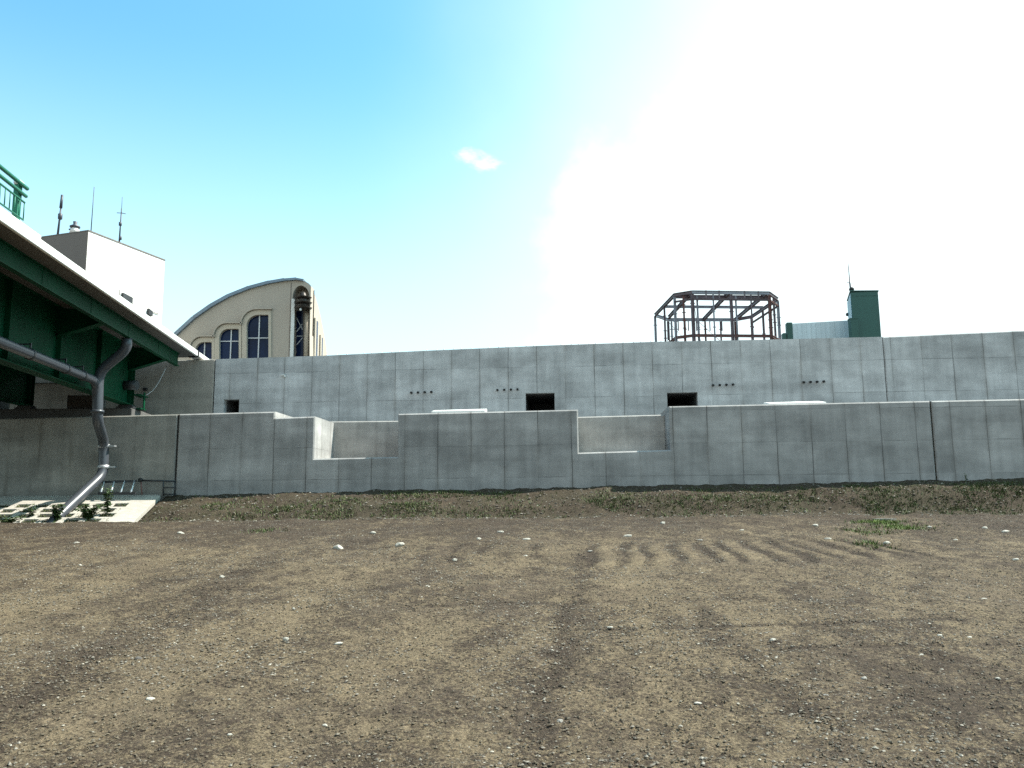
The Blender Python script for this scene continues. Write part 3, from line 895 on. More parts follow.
# low pipe frame beside it
pf = empty('pipe_frame', P(160, 495, 22.3), label='low dark pipe frame standing by the wall right of the ladder', cat='pipe frame')
mb = MB(); mb.tube([P(139, 480.4, 22.3), P(175.3, 481.2, 22.36)], 0.024, 8); mb.tube([P(163.5, 487.5, 22.32), P(175.3, 487.6, 22.36)], 0.016, 8)
mb.tube([P(163, 494, 22.3), P(176, 494.5, 22.34)], 0.02, 8); mb.build('rail', M['steel_dark'], pf)
mb = MB(); mb.tube([P(141, 480.4, 22.3), P(142, 495, 22.28)], 0.018, 8); mb.build('leg', M['rust'], pf)
for x in (163.3, 174.8):
    mb = MB(); mb.tube([P(x, 481, 22.33), P(x, 496, 22.33)], 0.018, 8); mb.build('leg', M['steel_dark'], pf)
mb = MB(); mb.lathe(P(140.3, 480, 22.28), [(0.0, -0.06), (0.045, -0.05), (0.06, 0), (0.045, 0.05), (0.0, 0.06)], 10, 'x'); mb.build('end_knob', M['black'], pf)

# ------------------------------------------------------------------ weeds growing through the pad
def weed(loc, h, w, nst, nlf, label, seed, lw_=0.05):
    rd = random.Random(seed)
    t = empty('weed', loc, label=label, cat='plant')
    sm, lf = MB(), MB()
    for k in range(nst):
        a = rd.uniform(0, 6.28); hh = h*rd.uniform(0.6, 1.0)
        tip = Vector((math.cos(a)*w*rd.uniform(0.2, 1), math.sin(a)*w*rd.uniform(0.2, 0.8), hh))
        pts = [Vector(loc)+Vector((tip.x*u*u, tip.y*u*u, hh*u)) for u in (0, .33, .66, 1)]
        sm.tube(pts, [0.008, 0.006, 0.005, 0.003], 5)
        for q in range(nlf):
            u = rd.uniform(0.15, 1.0)
            p = Vector(loc)+Vector((tip.x*u*u, tip.y*u*u, hh*u))
            b = rd.uniform(0, 6.28); L_ = lw_*rd.uniform(1.0, 2.2)
            d = Vector((math.cos(b), math.sin(b), rd.uniform(-0.5, 0.6))).normalized()
            sd = d.cross(Vector((rd.uniform(-.5, .5), rd.uniform(-.5, .5), 1))).normalized()*L_*0.33
            dr = Vector((0, 0, -L_*0.15))
            lf.quad([p, p+d*L_*0.5+sd, p+d*L_+dr, p+d*L_*0.5-sd])
    sm.build('stem', M['stem'], t); lf.build('foliage', M['leaf'], t)
def pad_at(px, py):
    d = raydir(px, py); t = 15.0
    while t < 30:
        p = EYE+d*t
        tt_ = (22.40-p.y)/2.6
        if p.z <= TOPZ+(BOTZ-TOPZ)*tt_: return p-Vector((0, 0, 0.08))
        t += 0.01
    return p
weed(pad_at(107, 514), 0.85, 0.15, 6, 34, 'tallest leafy green weed, growing in front of the ladder', 3, 0.06)
weed(pad_at(89, 518), 0.48, 0.34, 14, 34, 'broad dark bushy weed between the drain pipe and the tall weed', 4, 0.06)
weed(pad_at(57, 519), 0.46, 0.15, 12, 34, 'narrow dark weed right beside the foot of the drain pipe', 5, 0.055)
weed(pad_at(32, 515), 0.36, 0.22, 7, 18, 'thin pale weed in the lattice slots left of the drain pipe', 6, 0.045)
weed(pad_at(8, 521), 0.2, 0.5, 14, 18, 'low spreading weed at the left end of the lattice slope', 8, 0.05)
p = on_ground(966, 481.5); weed(Vector((p.x, min(p.y, LW.b-LW.a*p.x-0.08), p.z)), 0.22, 0.05, 3, 10, 'small upright weed at the foot of the wall far right', 9, 0.03)

# ------------------------------------------------------------------ white block building beyond the bridge
c0 = P(88.6, 230, 45)
dr = Vector((0.33, 1, 0)).normalized(); dl = Vector((-1, 0.33, 0)).normalized()
def hit(px, o, d):                   # distance along o + d*t that shows at column px (on the horizon plane through o)
    k = 0
    for i in range(6000):
        q = o+d*k; v = q-EYE
        x = 512+FPX*(v.dot(RT)/v.dot(F))
        if (d is dr and x >= px) or (d is dl and x <= px): return k
        k += 0.005
    return k
LR = hit(164.8, c0, dr); LL = 9.0
bw = empty('rooftop_building', (c0.x, c0.y, EMB), label='plain white block building behind the bridge, one side rendered grey brown', cat='building')
def BW(a, b, z): return c0*1.0+dr*a+dl*b+Vector((0, 0, z))
mb = MB(); zb = EMB-c0.z-0.3
mb.hexa([BW(0, 0, zb), BW(LR, 0, zb), BW(LR, LL, zb), BW(0, LL, zb), BW(0, 0, -0.07), BW(LR, 0, -0.07), BW(LR, LL, -0.07), BW(0, LL, -0.07)])
mb.build('wall', M['render_white'], bw)
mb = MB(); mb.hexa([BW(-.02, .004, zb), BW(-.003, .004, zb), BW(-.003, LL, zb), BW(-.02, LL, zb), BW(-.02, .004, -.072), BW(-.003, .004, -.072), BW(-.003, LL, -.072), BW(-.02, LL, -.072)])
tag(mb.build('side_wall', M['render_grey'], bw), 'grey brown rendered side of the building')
mb = MB()
mb.hexa([BW(-.03, -.03, -0.07), BW(LR+.03, -.03, -0.07), BW(LR+.03, LL+.03, -0.07), BW(-.03, LL+.03, -0.07), BW(-.03, -.03, 0), BW(LR+.03, -.03, 0), BW(LR+.03, LL+.03, 0), BW(-.03, LL+.03, 0)])
mb.build('coping', M['dark_cap'], bw)
def on_right(px, py):                # point on the right-hand face seen at a picture point -> (a, z)
    a = hit(px, c0, dr); q = c0+dr*a; d = raydir(px, py)
    return a, (EYE+d*(q.y/d.y)).z-c0.z
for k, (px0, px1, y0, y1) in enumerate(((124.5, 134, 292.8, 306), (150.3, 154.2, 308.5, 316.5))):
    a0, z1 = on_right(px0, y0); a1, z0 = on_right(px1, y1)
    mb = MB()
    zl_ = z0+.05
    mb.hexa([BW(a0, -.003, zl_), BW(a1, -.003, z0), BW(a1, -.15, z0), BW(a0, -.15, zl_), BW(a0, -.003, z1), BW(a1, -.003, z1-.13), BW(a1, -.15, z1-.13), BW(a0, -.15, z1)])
    mb.build('vent_hood_with_shadow', M['steel_dark'], bw)  # left wedge: the hood's cast shadow is put into its dark shape
a0, z1 = on_right(122.3, 289); _, z0 = on_right(122.3, 297)
mb = MB(); mb.tube([BW(a0, -.05, z0), BW(a0, -.05, z1)], 0.02, 6); mb.build('conduit_and_shadow_line', M['steel_dark'], bw); mb = MB()
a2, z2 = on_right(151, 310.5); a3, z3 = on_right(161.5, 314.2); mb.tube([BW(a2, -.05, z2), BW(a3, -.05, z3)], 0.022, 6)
mb.build('conduit_and_shadow_line', M['steel_dark'], bw)  # dark tube painted in for the cast shadow line beside the second hood
# things on its roof
def mast(name, px0, py0, px1, py1, Y, r, label, parts):
    a, b = P(px0, py0, Y), P(px1, py1, Y)
    t = empty(name, a, label=label, cat='antenna')
    mb = MB(); mb.tube([a, b], [r, r*0.6], 7); mb.build('pole', M['ant'], t)
    return t, a, b
t, a, b = mast('antenna', 57.6, 236, 61.5, 203, 48, 0.07, 'thick dark whip antenna at the left of the white building roof', 1)
mb = MB(); mb.tube([P(60.8, 208, 47.9), P(62.2, 195, 47.9)], [0.09, 0.07], 8); mb.build('radome', M['ant'], t)
mb = MB(); mb.lathe(P(60.2, 216.5, 48), [(0.06, -.2), (0.13, -.15), (0.13, .15), (0.06, .2)], 8); mb.build('clamp', M['ant'], t)
t, a, b = mast('antenna', 91.0, 231, 94.2, 187, 46, 0.028, 'hair thin tall whip antenna on the corner of the white building', 1)
t, a, b = mast('antenna', 119.2, 243, 121.6, 208.5, 47.5, 0.05, 'antenna with small cross arms standing right of the thin whip', 1)
mb = MB(); c = P(121.4, 213, 47.5)
for k in range(4):
    an = k*math.pi/2+0.4; mb.tube([c, c+Vector((math.cos(an)*.25, math.sin(an)*.25, -0.02))], 0.022, 5)
mb.build('cross_arm', M['ant'], t)
for py in (224, 238):
    mb = MB(); mb.lathe(P(120.3, py, 47.5), [(0.04, -.12), (0.09, -.1), (0.09, .1), (0.04, .12)], 8); mb.build('clamp', M['ant'], t)
mb = MB(); mb.tube([P(121.6, 209, 47.5), P(122.3, 197, 47.5)], 0.014, 5); mb.build('whip', M['ant'], t)
sr = empty('siren_unit', P(74.5, 232, 47.5), label='small squat siren with pale base on the white building roof', cat='siren')
mb = MB(); c = P(74.8, 230.5, 47.5); mb.lathe(c, [(0.0, -.2), (0.30, -.2), (0.24, 0.05), (0.1, 0.3), (0.0, 0.3)], 12); mb.build('base', M['render_white'], sr)
mb = MB(); mb.lathe(P(75, 226.5, 47.5), [(0, -.1), (0.28, -.08), (0.3, 0.0), (0.1, 0.12), (0.12, 0.3), (0.0, 0.34)], 12); mb.tube([P(69.0, 229.5, 47.5), P(74, 228.6, 47.5)], 0.05, 6); mb.build('horn', M['ant'], sr)

# ------------------------------------------------------------------ curved hall with arched windows
DY = 55.0
DF = Frame(0.0, DY)
dm = empty('curved_hall', P(255, 357, DY), label='beige hall with a curved roofline and arched dark blue windows above the wall', cat='building')
roof_px = [(150, 366), (164, 348.5), (178, 334.5), (195, 319), (212, 307), (230, 297), (250, 289), (270, 283.6), (285, 281), (297, 280), (304, 281.2), (308, 283.2), (311, 286)]
ro = outline(DF, roof_px)
zb = EMB-0.3
def arch(xl, xr, yt, ys, rx, yb=368):
    pts = [(xl, yb), (xl, ys)]
    for k in range(1, 9):
        a = math.pi/2*k/8
        pts.append((xl+rx*(1-math.cos(a)), ys-(ys-yt)*math.sin(a)))
    pts += [(xr, yt), (xr, yb)]
    return [DF.px(*p) for p in pts]
wins = [((247, 268.8, 315, 326, 12), (258.2, 337.6)), ((219.6, 239.2, 329, 338.5, 9.5), (230.3, 340.8)), ((196, 212.2, 342.2, 350, 8.5), (203.3, 359))]
nichepts = [DF.px(*p) for p in [(291.4, 368), (292.6, 298)]+[(292.6+8.45*(1-math.cos(math.pi*k/12)), 298-12.6*math.sin(math.pi*k/12)) for k in range(1, 12)]+[(309.5, 298), (309.9, 368)]]
whole = [arch(*w[0]) for w in wins]+[nichepts]
outer = [(ro[0][0], zb)]+ro+[(ro[-1][0], zb)]
# facade skin with real openings; blind niche
fac = slab('facade', DF, outer, whole, 1.0, 0, M['beige'], dm, through=True)
def ring(inner, outerp, d0, d1, name, mt, par):
    mb = MB(); n = len(inner)
    for k in range(n-1):
        i0, i1, o0, o1 = inner[k], inner[k+1], outerp[k], outerp[k+1]
        A = [DF.at(*i0, d0), DF.at(*i1, d0), DF.at(*o1, d0), DF.at(*o0, d0)]; Bk = [DF.at(*i0, d1), DF.at(*i1, d1), DF.at(*o1, d1), DF.at(*o0, d1)]
        mb.hexa([Bk[0], Bk[1], Bk[2], Bk[3], A[0], A[1], A[2], A[3]])
    return mb.build(name, mt, par)
for (w_, mul) in wins:
    xl, xr, yt, ys, rx = w_
    inn = arch(xl, xr, yt, ys, rx); out = arch(xl-4.6, xr+2.6, yt-4.6, ys-0.5, rx+3.5)
    fr_ = ring(inn, out, -0.10, -0.003, 'window', M['trim'], dm)
    hood_i = arch(xl-5.0, xr+3.6, yt-5.0, ys-0.5, rx+3.5)[1:-1]; hood_o = arch(xl-6.0, xr+4.2, yt-6.3, ys-0.5, rx+3.8)[1:-1]
    ring(hood_i, hood_o, -0.26, -0.003, 'hood_mould', M['beige'], fr_)
    mb = MB()
    for t in tessellate_polygon([[Vector((s, z, 0)) for s, z in inn]]): mb.quad([DF.at(*inn[i], 0.22) for i in t])
    mb.build('pane', M['glass'], fr_)
    s, z = DF.px(*mul); mb = MB()
    zt_ = DF.px(xr, yt)[1]; s0, s1 = DF.px(xl, yt)[0], DF.px(xr, yt)[0]
    mb.box(s-.035, s+.035, 0.12, 0.215, zb, zt_-0.01, lambda x, y, q: DF.at(x, q, y))
    mb.box(s0+.02, s1-.02, 0.13, 0.213, z-.03, z+.03, lambda x, y, q: DF.at(x, q, y))
    mb.build('mullion', M['mullion'], fr_)
# niche: back wall, slit window, pilaster
ND = Frame(0.0, DY+0.98)
o = [ND.px(291, 372), ND.px(310, 372), ND.px(310, 285.5), ND.px(291, 285.5)]
slab('niche_back', ND, o, [], 0.15, 0, M['beige'], dm)
q = [ND.px(296.2, 372), ND.px(303.6, 372), ND.px(303.2, 311), ND.px(296.6, 311)]
mb = MB(); mb.quad([ND.at(*p, -0.06) for p in q]); sw = mb.build('slit_window', M['glass'], dm)
mb = MB()
for p, r_ in (((296.9, 318), (302.9, 330)), ((296.9, 332), (302.9, 324)), ((297, 345), (303, 338))):
    mb.bar(ND.at(*ND.px(*p), -0.08), ND.at(*ND.px(*r_), -0.08), 0.05, 0.05, (0, 1, 0))
s0, z0 = ND.px(296.9, 336.4); s1, _ = ND.px(303, 336.4); mb.bar(ND.at(s0, z0, -.08), ND.at(s1, z0, -.08), 0.05, 0.05)
mb.build('lattice_bar', M['mullion'], sw)
c = P(306.3, 372, DY+0.62); tz = P(306.3, 309, DY+.62).z
mb = MB(); mb.tube([c, (c.x, c.y, tz)], 0.22, 18); mb.build('pilaster', M['trim'], dm)
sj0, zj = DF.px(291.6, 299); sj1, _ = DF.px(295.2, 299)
mb = MB(); mb.box(sj0, sj1, -.05, -.003, zb, zj, lambda x, y, q: DF.at(x, q, y)); mb.build('sunlit_jamb_strip', M['white_con'], dm, bevel=0.02)  # white strip added: sunlight on the niche's left reveal, painted
# stacked spiked metal ornament in the niche
on = empty('ornament', P(302.8, 311, DY-0.15), label='dark bronze ornament of stacked spiked discs in the hall niche', cat='ornament')
for py, hw in ((297.8, 8.6), (303, 8.9), (308.3, 8.9)):
    c = P(303, py, DY-0.12); r_ = hw/FPX*DY
    mb = MB(); mb.lathe(c, [(0.0, -0.16), (r_*0.42, -0.14), (r_*0.66, -0.03), (r_*1.08, 0.03), (r_*0.66, 0.05), (r_*0.4, 0.10), (0.0, 0.12)], 8); mb.build('disc', M['bronze'], on)
c = P(303, 303, DY-0.12); mb = MB(); mb.lathe(c, [(0.0, -.5), (0.26, -.45), (0.28, 0), (0.26, 0.45), (0.16, 0.72), (0.0, 0.80)], 14); mb.build('core', M['bronze'], on)
c = P(300.5, 309.5, DY-0.55); mb = MB(); mb.lathe(c, [(0, -.09), (.07, -.07), (.08, 0), (.06, .07), (0, .09)], 10); mb.build('lamp_head', M['white_con'], on)
# side wall receding, its top curving down
xs = ro[-1][0]
side = []
for px, py in ((311, 286), (313.5, 291), (316, 298.5), (318.5, 307), (320.5, 315.5), (323, 328), (325.3, 341), (326.8, 352), (328, 364)):
    d = raydir(px, py); t = xs/d.x; pnt = EYE+d*t; side.append((pnt.y, pnt.z))
side[0] = (DY+1.02, ro[-1][1])
sd_i = [(314.6, 320, 322, 9), (319.9, 322.3, 338, 5)]
mb = MB(); n = len(side)
for k in range(n-1):
    (y0, z0), (y1, z1) = side[k], side[k+1]
    mb.hexa([(xs-.3, y0, zb), (xs, y0, zb), (xs, y1, zb), (xs-.3, y1, zb), (xs-.3, y0, z0), (xs, y0, z0), (xs, y1, z1), (xs-.3, y1, z1)])
mb.build('side_wall', M['beige'], dm)
def side_pt(px, py):
    d = raydir(px, py); t = xs/d.x; q = EYE+d*t; return q.y, q.z
for x0, x1, yt, yb in ((314.4, 316.8, 320, 368), (319.8, 321.6, 337, 368)):
    y0, z1 = side_pt(x0, yt); y1, _ = side_pt(x1, yt); z0 = zb
    mb = MB(); mb.box(xs+.003, xs+.13, y0-.14, y1+.14, z0, z1+.16); sf = mb.build('side_window', M['trim'], dm, bevel=0.03)
    mb = MB(); mb.box(xs+.132, xs+.138, y0+.1, y1-.1, z0+.02, z1); mb.build('pane', M['glass'], sf)
# roof shell: front curve times side curve
ymax = side[-1][0]
def hs(y):
    for (a, za), (b, zb2) in zip(side, side[1:]):
        if a <= y <= b: return za+(zb2-za)*(y-a)/(b-a)
    return side[0][1] if y < side[0][0] else side[-1][1]
mb = MB(); ys_ = [DY+0.01]+[s_[0] for s_ in side]
grid = []
for y in ys_:
    f_ = (hs(y)-zb)/(side[0][1]-zb)
    grid.append([(s if i < len(ro)-1 else s-0.005, y, zb+(z-zb)*f_+0.02) for i, (s, z) in enumerate(ro)])
for i in range(len(ys_)-1):
    for k in range(len(ro)-1):
        mb.quad([grid[i][k], grid[i][k+1], grid[i+1][k+1], grid[i+1][k]], smooth=True)
mb.build('roof', M['roof_metal'], dm)
mb = MB()
for k in range(len(ro)-3):
    (s0, z0), (s1, z1) = ro[k], ro[k+1]
    nn = Vector((-(z1-z0), 0, s1-s0)).normalized(); th = (0.20, 0.20, 0.20, 0.20, 0.20, 0.19, 0.18, 0.16, 0.13, 0.10, 0.08, 0.06)[k]
    a0, a1 = DF.at(s0, z0, -0.22), DF.at(s1, z1, -0.22); b0, b1 = DF.at(s0, z0, 0.6), DF.at(s1, z1, 0.6)
    mb.hexa([a0-nn*.03, a1-nn*.03, b1-nn*.03, b0-nn*.03, a0+nn*th, a1+nn*th, b1+nn*th, b0+nn*th])
mb.build('roof_edge', M['roof_metal'], dm)
mb = MB(); s0, z0 = DF.px(291.2, 283); mb.box(s0-.02, s0+.02, -0.02, -0.003, zb, z0, lambda x, y, q: DF.at(x, q, y)); mb.build('seam', M['dark_cap'], dm)

# ------------------------------------------------------------------ bare steel frame
sf = empty('steel_frame', P(716, 342, 41), label='bare rusty steel skeleton of an eight sided pavilion above the wall', cat='steel frame')
ZT = P(730, 292.3, 38.0).z
def at_h(px, py, z):                 # picture point on the level z
    d = raydir(px, py); t = (z-EYE.z)/d.z; return EYE+d*t
ringp = [at_h(692, 292.2, ZT), at_h(769, 293.2, ZT), at_h(777.6, 299.3, ZT), at_h(751.5, 316.8, ZT), at_h(735, 319.8, ZT), at_h(668, 319.6, ZT), at_h(655, 315.2, ZT), at_h(674.5, 295, ZT)]
mb_names = []
def beam(a, b, w, h, mt='steel_mix', name='beam'):
    a, b = Vector(a), Vector(b); w *= 0.85; h *= 0.8
    mb = MB()
    up = Vector((0, 0, h/2-.01)); mb.bar(a+up, b+up, w, 0.02); mb.bar(a-up, b-up, w, 0.02)
    d = (b-a).normalized(); mb.bar(a, b, 0.02, h-.03)
    return mb.build(name, M[mt], sf)
n8 = len(ringp)
for k in range(n8):
    beam(ringp[k], ringp[(k+1) % n8], 0.13, 0.20, 'steel_mix' if k not in (0, 4, 5) else 'steel_blue', 'ring_beam')
N0, N1 = ringp[0], ringp[1]; F0, F1 = ringp[5], ringp[4]
for a, b in ((N0, at_h(668.5, 317.6, ZT)), (at_h(729, 292.7, ZT), at_h(703, 320, ZT)), (at_h(766.5, 293.2, ZT), at_h(735, 319.8, ZT))):
    beam(a, b, 0.14, 0.22, 'steel_mix', 'rafter')
beam(at_h(665, 306.6, ZT-.02), at_h(763, 307.4, ZT-.02), 0.12, 0.16, 'steel_blue', 'purlin')
beam(at_h(675, 296.6, ZT-.04), at_h(769.5, 297.3, ZT-.04), 0.14, 0.2, 'steel_mix', 'purlin')
ZL_ = P(730, 335.5, 38.0).z
lowr = [Vector((p.x, p.y, ZL_)) for p in ringp]
for k in range(n8): beam(lowr[k], lowr[(k+1) % n8], 0.12, 0.16, 'rust', 'lower_beam')
for k in (0, 1, 2, 7):
    a_, b_ = ringp[k], ringp[(k+1) % n8]; dz = Vector((0, 0, -0.34)); beam(a_+dz, b_+dz, 0.09, 0.10, 'rust' if k == 1 else 'steel_mix', 'side_rail')
zbase = EMB-0.05
posts = [(ringp[0], 'steel_mix', .17), (ringp[1], 'rust', .15), (ringp[2], 'steel_blue', .13), (ringp[3], 'rust', .14), (ringp[4], 'rust', .12), (ringp[5], 'steel_mix', .14), (ringp[6], 'steel_blue', .13), (ringp[7], 'steel_blue', .13),
         (N0.lerp(N1, .5), 'steel_mix', .15), (N0.lerp(N1, .05)+Vector((.08, .15, 0)), 'steel_blue', .09), (N0.lerp(N1, .52)+Vector((.18, .1, 0)), 'steel_blue', .08), (F0.lerp(F1, .45), 'steel_mix', .12), (F0.lerp(F1, .55), 'rust', .10),
         (ringp[6].lerp(ringp[7], .5), 'steel_mix', .10), (N1.lerp(ringp[2], .5), 'steel_mix', .10), (F0.lerp(F1, .05), 'steel_blue', .10), (F0.lerp(F1, .25), 'rust', .09), (F0.lerp(F1, .78), 'steel_mix', .09), (N0.lerp(N1, .27), 'steel_blue', .07), (N0.lerp(N1, .76), 'steel_mix', .07), (ringp[7].lerp(N0, .5), 'rust', .09), (ringp[2].lerp(ringp[3], .55), 'steel_mix', .11)]
for p, mt, w in posts:
    w *= 0.85
    mb = MB(); mb.box(p.x-w/2, p.x+w/2, p.y-0.012, p.y+0.012, zbase, ZT-.1); mb.box(p.x-w/2, p.x-w/2+.018, p.y-w/2, p.y+w/2, zbase, ZT-.1); mb.box(p.x+w/2-.018, p.x+w/2, p.y-w/2, p.y+w/2, zbase, ZT-.1)
    rd = random.Random(int(p.x*991)); z = zbase+0.4
    while z < ZT-.3:
        if rd.random() < 0.55: mb.bar((p.x-w/2-.05, p.y, z), (p.x+w/2+.05, p.y, z), 0.035, 0.035)
        z += 0.38
    mb.build('post', M[mt], sf)
# hangers and thin rods
for a in (0.15, 0.30, 0.42, 0.62, 0.80):
    p = F0.lerp(F1, a); mb = MB(); mb.bar((p.x, p.y, ZT-.1), (p.x, p.y, ZT-.62), 0.05, 0.05); mb.build('hanger', M['steel_mix'], sf)
for a in (0.18, 0.35, 0.68, 0.86):
    p = N0.lerp(N1, a); mb = MB(); mb.bar((p.x, p.y, ZT+.1), (p.x, p.y, ZT-.28), 0.05, 0.06); mb.build('hanger', M['steel_mix'], sf)
for a, b in ((F0.lerp(F1, .45), F1), (N0, F0.lerp(F1, .5)), (F0, F0.lerp(F1, .45))):
    mb = MB(); mb.tube([(a.x, a.y, ZT-.1), (b.x, b.y, ZL_+.1)], 0.014, 5); mb.build('brace_rod', M['steel_blue'], sf)

# ------------------------------------------------------------------ green tower, panel screen
TY = 32.0
tw = empty('green_tower', P(866, 337, TY), label='dark green metal clad tower box standing behind the wall', cat='tower')
a, b = P(852.2, 292.6, TY), P(877.8, 291.2, TY)
zt = (a.z+b.z)/2
lf_b = P(847.2, 300, TY+1.6)
mb = MB(); x0, x1 = P(852.6, 320, TY).x, P(880, 320, TY).x
z0 = EMB-0.3
xl = P(847.4, 300, TY+1.6).x; sh = xl-x0            # the box stands turned: its left face runs back to the right
def TW(x, d, z): return Vector((x+sh*d/1.6, TY+d, z))
mb.hexa([TW(x0, 0, z0), TW(x1, 0, z0), TW(x1, 1.6, z0), TW(x0, 1.6, z0), TW(x0, 0, zt-.02), TW(x1, 0, zt+.02), TW(x1, 1.6, zt+.02), TW(x0, 1.6, zt-.02)])
body = mb.build('body', M['tower'], tw)
nrib = 12
mb = MB(); mb.box(x0, x1, TY-.012, TY-.002, zt-.16, zt-.12)
for k in range(1):
    pass
mb.build('cladding_band', M['tower'], body)
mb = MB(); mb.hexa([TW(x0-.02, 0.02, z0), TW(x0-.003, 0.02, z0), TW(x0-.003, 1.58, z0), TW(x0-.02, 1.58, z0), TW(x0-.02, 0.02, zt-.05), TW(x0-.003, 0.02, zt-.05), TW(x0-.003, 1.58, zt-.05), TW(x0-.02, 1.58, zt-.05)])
mb.build('side_face', M['tower_sky_side'], tw)  # bluish sheet over the left face, painted as reflected sky
mb = MB(); mb.hexa([TW(x0-.03, -.03, zt+.022), TW(x1+.03, -.03, zt+.022), TW(x1+.03, 1.63, zt+.022), TW(x0-.03, 1.63, zt+.022), TW(x0-.03, -.03, zt+.06), TW(x1+.03, -.03, zt+.06), TW(x1+.03, 1.63, zt+.06), TW(x0-.03, 1.63, zt+.06)]); mb.build('roof_cap', M['tower'], tw)
c = P(853.5, 319, TY-.25); x2, x3 = P(850.2, 319, TY-.25).x, P(857.2, 319, TY-.25).x
mb = MB(); mb.box(x2, x3, TY-.30, TY-.016, z0, c.z); mb.box(x2-.02, x3+.02, TY-.32, TY-.016, c.z, c.z+.03); mb.build('annex', M['tower'], tw)
c = P(847.6, 314.5, TY+1.6); mb = MB(); mb.lathe(c, [(0, -.06), (.07, -.05), (.08, 0), (.06, .06), (0, .07)], 10, 'y'); mb.bar(c, c+Vector((.25, 0, 0)), .03, .03); mb.build('lamp', M['steel_dark'], tw)
an = empty('antenna', (P(851, 292, TY+.3).x, TY+.3, zt+.07), label='thin whip antenna with a dark ball at its foot on the green tower', cat='antenna')
p0, p1 = P(850.9, 292, TY+.3), P(848.0, 262, TY+.3)
mb = MB(); mb.tube([p0, P(849.6, 281, TY+.3)], 0.03, 6); mb.tube([P(849.6, 281, TY+.3), p1], [0.018, 0.013], 5); mb.build('whip', M['ant'], an)
mb = MB(); c = P(851.6, 289.4, TY+.2); mb.lathe(c, [(0.0, -.10), (.06, -.085), (.10, -.03), (.10, .03), (.06, .085), (0, .10)], 14); mb.build('ball', M['black'], an)
mb = MB(); c = P(849.8, 282.5, TY+.3); mb.tube([c+Vector((-.12, 0, .0)), c+Vector((.16, 0, -.03))], .010, 5); mb.build('cross_arm', M['ant'], an)

sc_ = empty('panel_screen', P(820, 338, 33), label='pale blue panel screen with green end posts left of the green tower', cat='screen')
SFm = Frame(0.12, 33+0.12*P(820, 330, 33).x)
o = [SFm.px(792.3, 323.6), SFm.px(848.3, 320.4)]
slab('panel', SFm, o+[(o[1][0], z0), (o[0][0], z0)], [], 0.06, 0, M['acrylic'], sc_)
mb = MB()
for k in range(1, 12):
    s = o[0][0]+(o[1][0]-o[0][0])*k/12; z = o[0][1]+(o[1][1]-o[0][1])*k/12
    mb.box(s-.008, s+.008, -.012, -.002, z0, z-.02, lambda x, y, q: SFm.at(x, q, y))
mb.build('panel_seam', M['acrylic'], sc_)
for x0_, x1_, yt in ((786.3, 792.2, 322.6), (782.4, 786.2, 333.2)):
    s0, z1 = SFm.px(x0_, yt); s1, _ = SFm.px(x1_, yt)
    mb = MB(); mb.box(s0, s1-.004, -.05, .25, z0, z1, lambda x, y, q: SFm.at(x, q, y)); mb.build('post', M['tower'], sc_, bevel=0.02)

# ------------------------------------------------------------------ stones
def stone_mesh(seed, flat=0.5, sub=2):
    rd = np.random.default_rng(seed)
    bm = bmesh.new(); bmesh.ops.create_icosphere(bm, subdivisions=sub, radius=1.0)
    dirs = rd.normal(size=(7, 3)); dirs /= np.linalg.norm(dirs, axis=1)[:, None]
    cut = rd.uniform(0.55, 0.9, 7)
    for v in bm.verts:
        p = np.array(v.co)
        for d, c in zip(dirs, cut):
            k = p@d
            if k > c: p = p-d*(k-c)
        p = p*(1+rd.normal()*0.03); v.co = (p[0]*1.0, p[1]*0.72, p[2]*flat)
    me = bpy.data.meshes.new('stone'); bm.to_mesh(me); bm.free()
    for pl in me.polygons: pl.use_smooth = False
    return me
M['stone_pale'] = plain('pale_stone', (0.38, 0.355, 0.30), 0.85, var=0.18, scale=25, bump=0.3)
M['stone_grey'] = plain('grey_stone', (0.22, 0.205, 0.18), 0.85, var=0.2, scale=25, bump=0.3)
M['stone_dark'] = plain('dark_stone', (0.09, 0.08, 0.07), 0.85, var=0.2, scale=25, bump=0.3)
protos = [stone_mesh(100+k, 0.38+0.08*(k % 4)) for k in range(8)]
for q_ in protos: q_.materials.append(None)
